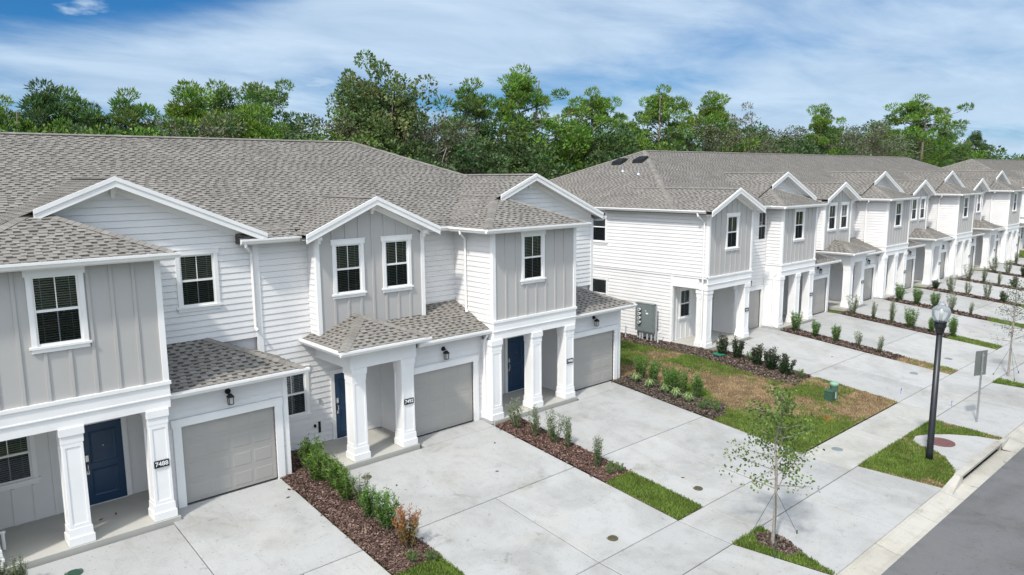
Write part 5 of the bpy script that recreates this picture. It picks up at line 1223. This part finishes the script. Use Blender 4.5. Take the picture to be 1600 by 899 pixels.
big = [(10, 145, 46, 'p3', .8, 'yellow-green pine cut by the left edge of the view'), (75, 122, 47, 'p2', 1.0, 'tall dark pine behind the far left of the near roof'), (112, 132, 50, 'p1', .8, 'slim pine right behind the tall dark pine on the far left'), (150, 158, 46, 'p2', .7, 'short dark pine between two taller ones above the near roof'),
       (207, 134, 46, 'p1', .85, 'pointed pine, third tall one from the left edge'), (300, 124, 46, 'p6', 1.0, 'broad bright green pine behind the gable of 7488'), (345, 122, 49, 'p1', .85, 'pine with a spiky top right behind the bright broad one'), (408, 127, 48, 'p4', .85, 'flat-topped umbrella pine above the near roof'), (392, 158, 43, 'p6', .85, 'bright young pine in front of the umbrella pine'),
       (505, 168, 44, 'o2', 1.0, 'round grey-green oak left of the tall ragged oak'), (600, 79, 43, 'o4', 1.0, 'tallest ragged oak, behind the ridge end of the near roof'), (575, 98, 45, 'o4', .8, 'left shoulder of the tallest ragged oak group'), (662, 138, 42, 'b2', 1.0, 'grey half-bare tree right of the tallest oak'), (740, 119, 44, 'p1', .95, 'blue-green pine left of the tall pine with the bare trunk'), (815, 99, 43, 'p3', 1.0, 'tall pine with a long bare trunk seen between the two rows'),
       (925, 134, 41, 'p3', .85, 'pine with spreading top left of the middle-row ridge'), (955, 178, 39, 'o5', .9, 'dark oak under the spreading pine left of the middle-row ridge'), (1035, 130, 42, 'p3', .9, 'tall pine above the vents of the middle row'), (1110, 140, 43, 'p6', .95, 'dense pine right of the one above the roof vents'), (1165, 157, 44, 'p5', .8, 'thin sparse pine standing alone against the sky'),
       (1283, 160, 40, 'p6', .8, 'conical pine rising over the right half of the middle row'), (1360, 182, 38, 'o2', 1.0, 'round grey-green oak left of the largest pine'), (1432, 144, 37, 'p3', 1.15, 'largest spreading pine behind the right end of the middle row'), (1475, 190, 38, 'p1', .9, 'lower right-hand neighbour of the largest spreading pine')]
for i, (px_, py_, Y, k, wd_, l_) in enumerate(big): tree_at(k, ray_at(px_, Y), Y, htop(px_, py_, Y), BH[k], l_, wd_, i * 1.37)
# understorey in front of and between them
und = [(-40, 170), (35, 176), (120, 178), (185, 182), (250, 176), (330, 165), (440, 182), (480, 190), (545, 178), (570, 200), (640, 190), (700, 178), (775, 176), (860, 176), (900, 188), (985, 190), (1010, 176), (1075, 176), (1140, 190), (1195, 186), (1230, 190), (1265, 196), (1320, 196), (1400, 196), (1450, 205), (1500, 222)]
for i, (px_, py_) in enumerate(und):
    Y = 40.5 + (i % 3) * 1.3; k = ['o5', 'o3', 'o1', 'o3', 'o5', 'o2'][i % 6]
    if 1130 < px_ < 1330: k = 'o5' if i % 2 else 'o2'
    tree_at(k, ray_at(px_, Y), Y, htop(px_, py_, Y), BH[k], 'low bushy %s at the wood edge, %s from the left' % ({'o5': 'dark green tree', 'o3': 'bright green tree', 'o1': 'mid green tree', 'o2': 'grey-green tree'}[k], ['1st', '2nd', '3rd'][i] if i < 3 else ('21st' if i == 20 else '22nd' if i == 21 else '23rd' if i == 22 else '%dth' % (i + 1))), 1.1, i * 2.1)
rr_ = random.Random(4)
for i in range(34):
    px_ = -60 + i * 48; Y = 52 + (i % 4) * 4; k = ['p6', 'p1', 'o1', 'p2', 'o5'][i % 5]; py_ = 190 + rr_.uniform(-8, 16)
    tree_at(k, ray_at(px_, Y), Y, htop(px_, py_, Y), BH[k], 'tree deep in the wood, glimpsed between the front trees', 1.1, i * 1.1, 'trees deep in the wood')
# far wood on the right horizon reads as one mass
rf = np.random.default_rng(77); C = []
for i in range(420):
    x_ = rf.uniform(120, 520); C.append((x_, rf.uniform(48, 80) + (x_ - 120) * .12, rf.uniform(1, 12.5)))
C = np.array(C); me = clumps_to_mesh(C, np.full(len(C), 3.4), 130, 1.0, .6, DEEP + OAKPAL, 78, .8, .3)
tag(add('far_wood', me), 'distant band of dark green woodland on the horizon at the right edge', 'woodland', kind='stuff')
o = clumps_to_mesh(np.c_[rf.uniform(-30, 135, 420), rf.uniform(41, 52, 420), rf.uniform(.5, 5.5, 420)], np.full(420, 1.7), 90, .4, .25, DEEP + BRIGHT, 79, .8, .2)
tag(add('undergrowth', o), 'tangled green undergrowth filling the edge of the wood behind the rows', 'undergrowth', kind='stuff')

# ------------------------------------------------------------------ street furniture and small things
lx, ly = 24.71, 7.67; lz = gz(ly)
lt = empty('street_lamp', (lx, ly, lz), 'black post-top street lamp with a clear acorn globe beside the storm inlet', 'street lamp')
pm_ = MB(); pm_.lathe(lx, ly, [(.0, lz - .05), (.105, lz - .05), (.105, lz + .25), (.10, lz + .3), (.085, lz + 3.3 - lz), (.085, 3.3)], 16); pm_.build('pole', BLACKPOLE, lt, True)
cm_ = MB(); cm_.lathe(lx, ly, [(.085, 3.28), (.12, 3.30), (.12, 3.35), (.13, 3.38), (.14, 3.45), (.175, 3.5), (.175, 3.58), (.155, 3.60), (.185, 3.62), (.185, 3.66), (.0, 3.67)], 18); cm_.build('fitter', BLACKPOLE, lt, False)
gl = MB(); gl.lathe(lx, ly, [(.14, 3.66), (.19, 3.72), (.255, 3.85), (.265, 3.98), (.23, 4.08), (.15, 4.14), (.10, 4.165), (.115, 4.19), (.10, 4.215), (.05, 4.235), (.045, 4.26), (.06, 4.28), (.0, 4.31)], 24); gl.build('globe', GLOBE, lt, True)
bb_ = MB(); bb_.lathe(lx, ly, [(.045, 3.67), (.045, 3.82), (.06, 3.86), (.06, 3.98), (.0, 4.02)], 12); bb_.build('bulb', LAMPGLOW, lt, True)
sx_, sy_ = 29.78, 7.78; sz = gz(sy_)
st_ = empty('road_sign', (sx_, sy_, sz), 'rectangular road sign seen from its blank grey back, on a galvanised post', 'road sign')
a_ = R(-22)
mb = MB(); mb.tube([(sx_, sy_, sz - .1), (sx_, sy_, 1.78)], .035, 4); mb.build('post', STEEL, st_)
mb = MB(); dx_, dy_ = math.cos(a_) * .29, math.sin(a_) * .29; nx_, ny_ = -math.sin(a_) * .012, math.cos(a_) * .012; ox_, oy_ = math.sin(a_) * -.045, math.cos(a_) * .045
q = [(sx_ + ox_ - dx_, sy_ + oy_ - dy_), (sx_ + ox_ + dx_, sy_ + oy_ + dy_)]
mb.mesh8([(q[0][0], q[0][1], .93), (q[1][0], q[1][1], .93), (q[1][0] + nx_, q[1][1] + ny_, .93), (q[0][0] + nx_, q[0][1] + ny_, .93), (q[0][0], q[0][1], 1.84), (q[1][0], q[1][1], 1.84), (q[1][0] + nx_, q[1][1] + ny_, 1.84), (q[0][0] + nx_, q[0][1] + ny_, 1.84)])
mb.build('sign_plate', SIGNB, st_)
for z_ in (1.1, 1.68): mb = MB(); mb.tube([(sx_ - .0, sy_ - .05, z_), (sx_, sy_ + .03, z_)], .014, 6); mb.build('bolt', STEEL, st_)
# utility pedestals on the lawn
ux, uy = 28.15, 12.33; uz = gz(uy)
pe = MB(); pe.lathe(ux, uy, [(.15, uz - .05), (.15, uz + .50), (.17, uz + .51), (.17, uz + .59), (.15, uz + .63), (.0, uz + .65)], 18); o = pe.build('utility_pedestal', GREENP, None, True); tag(o, 'round pale green utility pedestal standing on the lawn by the first middle-row driveway', 'pedestal')
ux, uy = 27.75, 12.3; uz = gz(uy); pe = MB(); pe.frustum(ux, uy, uz - .03, uz + .38, .17, .155); pe.frustum(ux, uy, uz + .38, uz + .43, .175, .15); o = pe.build('utility_box', DGREEN); tag(o, 'squat dark green utility box in front of the pale green pedestal', 'utility box')
boxes([(ux + .10, ux + .14, uy - .19, uy - .165, uz + .08, uz + .34)]).build('warning_strip', PVC, o)
# meter cabinet at the end wall of the middle row
mt_ = empty('electric_meter_cabinet', (28.9, 22.2, 0), 'grey-green cabinet with four round electric meters at the middle row end wall', 'meter cabinet')
mx0, mx1 = 28.80, 29.02; my0, my1 = 21.70, 22.78
boxes([(mx0, mx1, my0, my1, .46, 1.86)]).build('cabinet', METER, mt_); boxes([(mx0 - .015, mx1 + .02, my0 - .02, my1 + .02, 1.86, 1.885), (mx0 - .012, mx0, my0 + .03, my0 + .68, .50, 1.82)]).build('cabinet_door', METER, mt_)
for k in range(4):
    z_ = 1.56 - k * .215; mm = MB(); mm.tube([(mx0 - .13, 22.48, z_), (mx0, 22.48, z_)], .078, 14); o = mm.build('meter', mat('meter_glass', (.55, .57, .57), .25, spec=.6), mt_)
    mm = MB(); mm.tube([(mx0 - .02, 22.48, z_), (mx0 - .001, 22.48, z_)], .105, 14); mm.build('meter_ring', BLACK, o)
    mm = boxes([(mx0 - .135, mx0 - .131, 22.44, 22.52, z_ - .02, z_ + .03)]); mm.build('meter_dial', BLACK, o)
for y_ in (21.68, 22.74): boxes([(29.03, 29.12, y_, y_ + .09, -.2, 1.85)]).build('support_post', PVC, mt_)
for y_ in (22.1, 22.55, 22.4, 21.85): mb = MB(); mb.tube([(28.92, y_, -.1), (28.92, y_, .47)], .045, 8); mb.build('conduit', PVC, mt_)
boxes([(mx0 - .014, mx0 - .012, 21.98, 22.12, 1.36, 1.43), (mx0 - .014, mx0 - .012, 22.1, 22.16, 1.5, 1.54)]).build('label_plate', NUM, mt_)
mb = MB(); mb.tube([(28.7, 23.3, -.05), (28.7, 23.3, .62)], .035, 6); mb.tube([(28.7, 23.3, .5), (28.8, 23.3, .5)], .03, 6); tag(mb.build('riser_pipe', PVC), 'short grey riser pipe left of the meter cabinet', 'pipe')
mb = MB(); mb.tube([(28.85, 21.4, -.05), (28.85, 21.4, .55), (29.1, 21.35, .58)], .03, 6); tag(mb.build('water_riser', WPVC), 'white water riser pipe right of the meter cabinet', 'pipe')
mb = MB(); mb.tube([(1.75, 18.9, .1), (1.75, 18.9, .5)], .035, 6); mb.tube([(1.55, 18.9, .5), (1.8, 18.9, .5)], .03, 6); tag(mb.build('water_riser', WPVC), 'white water riser standing on the 7488 porch at the left edge', 'pipe')
mb = MB(); mb.mesh8([(28.75, 18.25, 0.02), (29.15, 18.15, .02), (29.05, 17.75, -.0), (28.7, 17.85, .0), (28.75, 18.25, .08), (29.15, 18.15, .08), (29.05, 17.75, .04), (28.7, 17.85, .04)]); tag(mb.build('splash_block', mat('splash_green', (.02, .16, .10), .6)), 'dark green splash block under the corner downspout of the middle row', 'splash block')
def cover(x_, y_, r_, mt, lab, name='cleanout_cover', cat='utility cover', top=.004, ribs=True):
    z_ = gz(y_) + top; mb = MB(); mb.lathe(x_, y_, [(r_ * 1.12, z_ - .02), (r_ * 1.12, z_ + .006), (r_ * .98, z_ + .007), (r_ * .96, z_ + .001), (r_ * .9, z_ + .001), (r_ * .88, z_ + .009), (.0, z_ + .012)], 20)
    if ribs:
        for k in range(-2, 3): hl = math.sqrt(max(0, .7 - (k * .3) ** 2)) * r_ * .9; mb.box(x_ - hl, x_ + hl, y_ + k * .3 * r_ - .012 * r_ * 4, y_ + k * .3 * r_ + .012 * r_ * 4, z_ + .009, z_ + .018)
    tag(mb.build(name, mt), lab, cat, 'round covers in the paving')
cover(9.99, 17.3, .13, BRASS, 'round brass cover near the porch column of 7492'); cover(13.22, 11.05, .13, BRASS, 'round brass cover near the street end of the 7492 driveway'); cover(17.22, 11.26, .13, BRASS, 'round brass cover near the turf strip on the 7496 driveway')
cover(2.74, 17.2, .16, DGREEN, 'dark green round cover at the bottom left in front of the 7488 porch'); cover(34.5, 11.64, .17, COVER, 'grey cover on the first middle-row driveway near the sidewalk'); cover(38.5, 11.5, .17, COVER, 'grey cover on the second middle-row driveway near the turf strip')
cover(23.3, 9.98, .16, COVER, 'blue-grey cover in the sidewalk at the lawn corner'); cover(26.55, 7.95, .40, RUST, 'large rusty manhole cover in the curved kerbside pad', 'manhole_cover', 'manhole cover', .026)
for i, (x_, y_, l_) in enumerate(((31.1, 10.9, 'tiny blue marker flag on the first middle-row driveway'), (31.0, 9.0, 'tiny blue marker flag at the kerb side of the sidewalk'))):
    z_ = gz(y_); mb = MB(); mb.tube([(x_, y_, z_), (x_, y_, z_ + .2)], .006, 4); mb.mesh8([(x_, y_, z_ + .1), (x_ + .13, y_ + .02, z_ + .12), (x_ + .13, y_ + .024, z_ + .12), (x_, y_ + .004, z_ + .1), (x_, y_, z_ + .22), (x_ + .13, y_ + .02, z_ + .2), (x_ + .13, y_ + .024, z_ + .2), (x_, y_ + .004, z_ + .22)]); tag(mb.build('marker_flag', BLUE), l_, 'marker flag')
X_, Y_ = scatter([(25.35, 11.3), (25.6, 11.32), (25.75, 11.15), (25.78, 11.36), (25.95, 11.5), (25.7, 11.5), (25.58, 11.65), (25.52, 11.45)], 1100); V = blades(X_, Y_, .05, .02); tag(add('orange_paint_mark', quads_mesh('orange_paint_mark', V, np.tile([.85, .16, .03], (len(V), 1)), GRASS)), 'orange utility paint sprayed on the straw-coloured lawn', 'paint mark', kind='stuff')
# bits of leaf and bark litter on the paving
lit = [(7.75, 17.5, 'leaf beside the 7488 garage door corner'), (14.4, 16.9, 'curled brown leaf in the middle of the 7492 driveway'), (13.2, 15.4, 'small dark leaf near the centre of the 7492 driveway'), (10.4, 16.4, 'dark leaf near the brass cover of 7492'), (17.4, 11.9, 'brown leaf beside the brass cover of 7496'), (3.7, 19.0, 'dry leaf on the porch floor of 7488, left one'), (4.05, 19.1, 'dry leaf on the porch floor of 7488, right one'), (33.6, 14.9, 'dark speck of bark on the first middle-row driveway')]
for i, (x_, y_, l_) in enumerate(lit):
    z_ = (gz(y_) if y_ < 18.2 or x_ > 5 else .1) + .006; a = i * 1.3; c_, s2 = math.cos(a) * .06, math.sin(a) * .06
    mb = MB(); mb.mesh8([(x_ - c_, y_ - s2, z_), (x_ + s2 * .4, y_ - c_ * .4, z_), (x_ + c_, y_ + s2, z_ + .01), (x_ - s2 * .4, y_ + c_ * .4, z_), (x_ - c_, y_ - s2, z_ + .004), (x_ + s2 * .4, y_ - c_ * .4, z_ + .022), (x_ + c_, y_ + s2, z_ + .016), (x_ - s2 * .4, y_ + c_ * .4, z_ + .02)])
    tag(mb.build('fallen_leaf', TWIG), l_, 'leaf', 'litter on the paving')
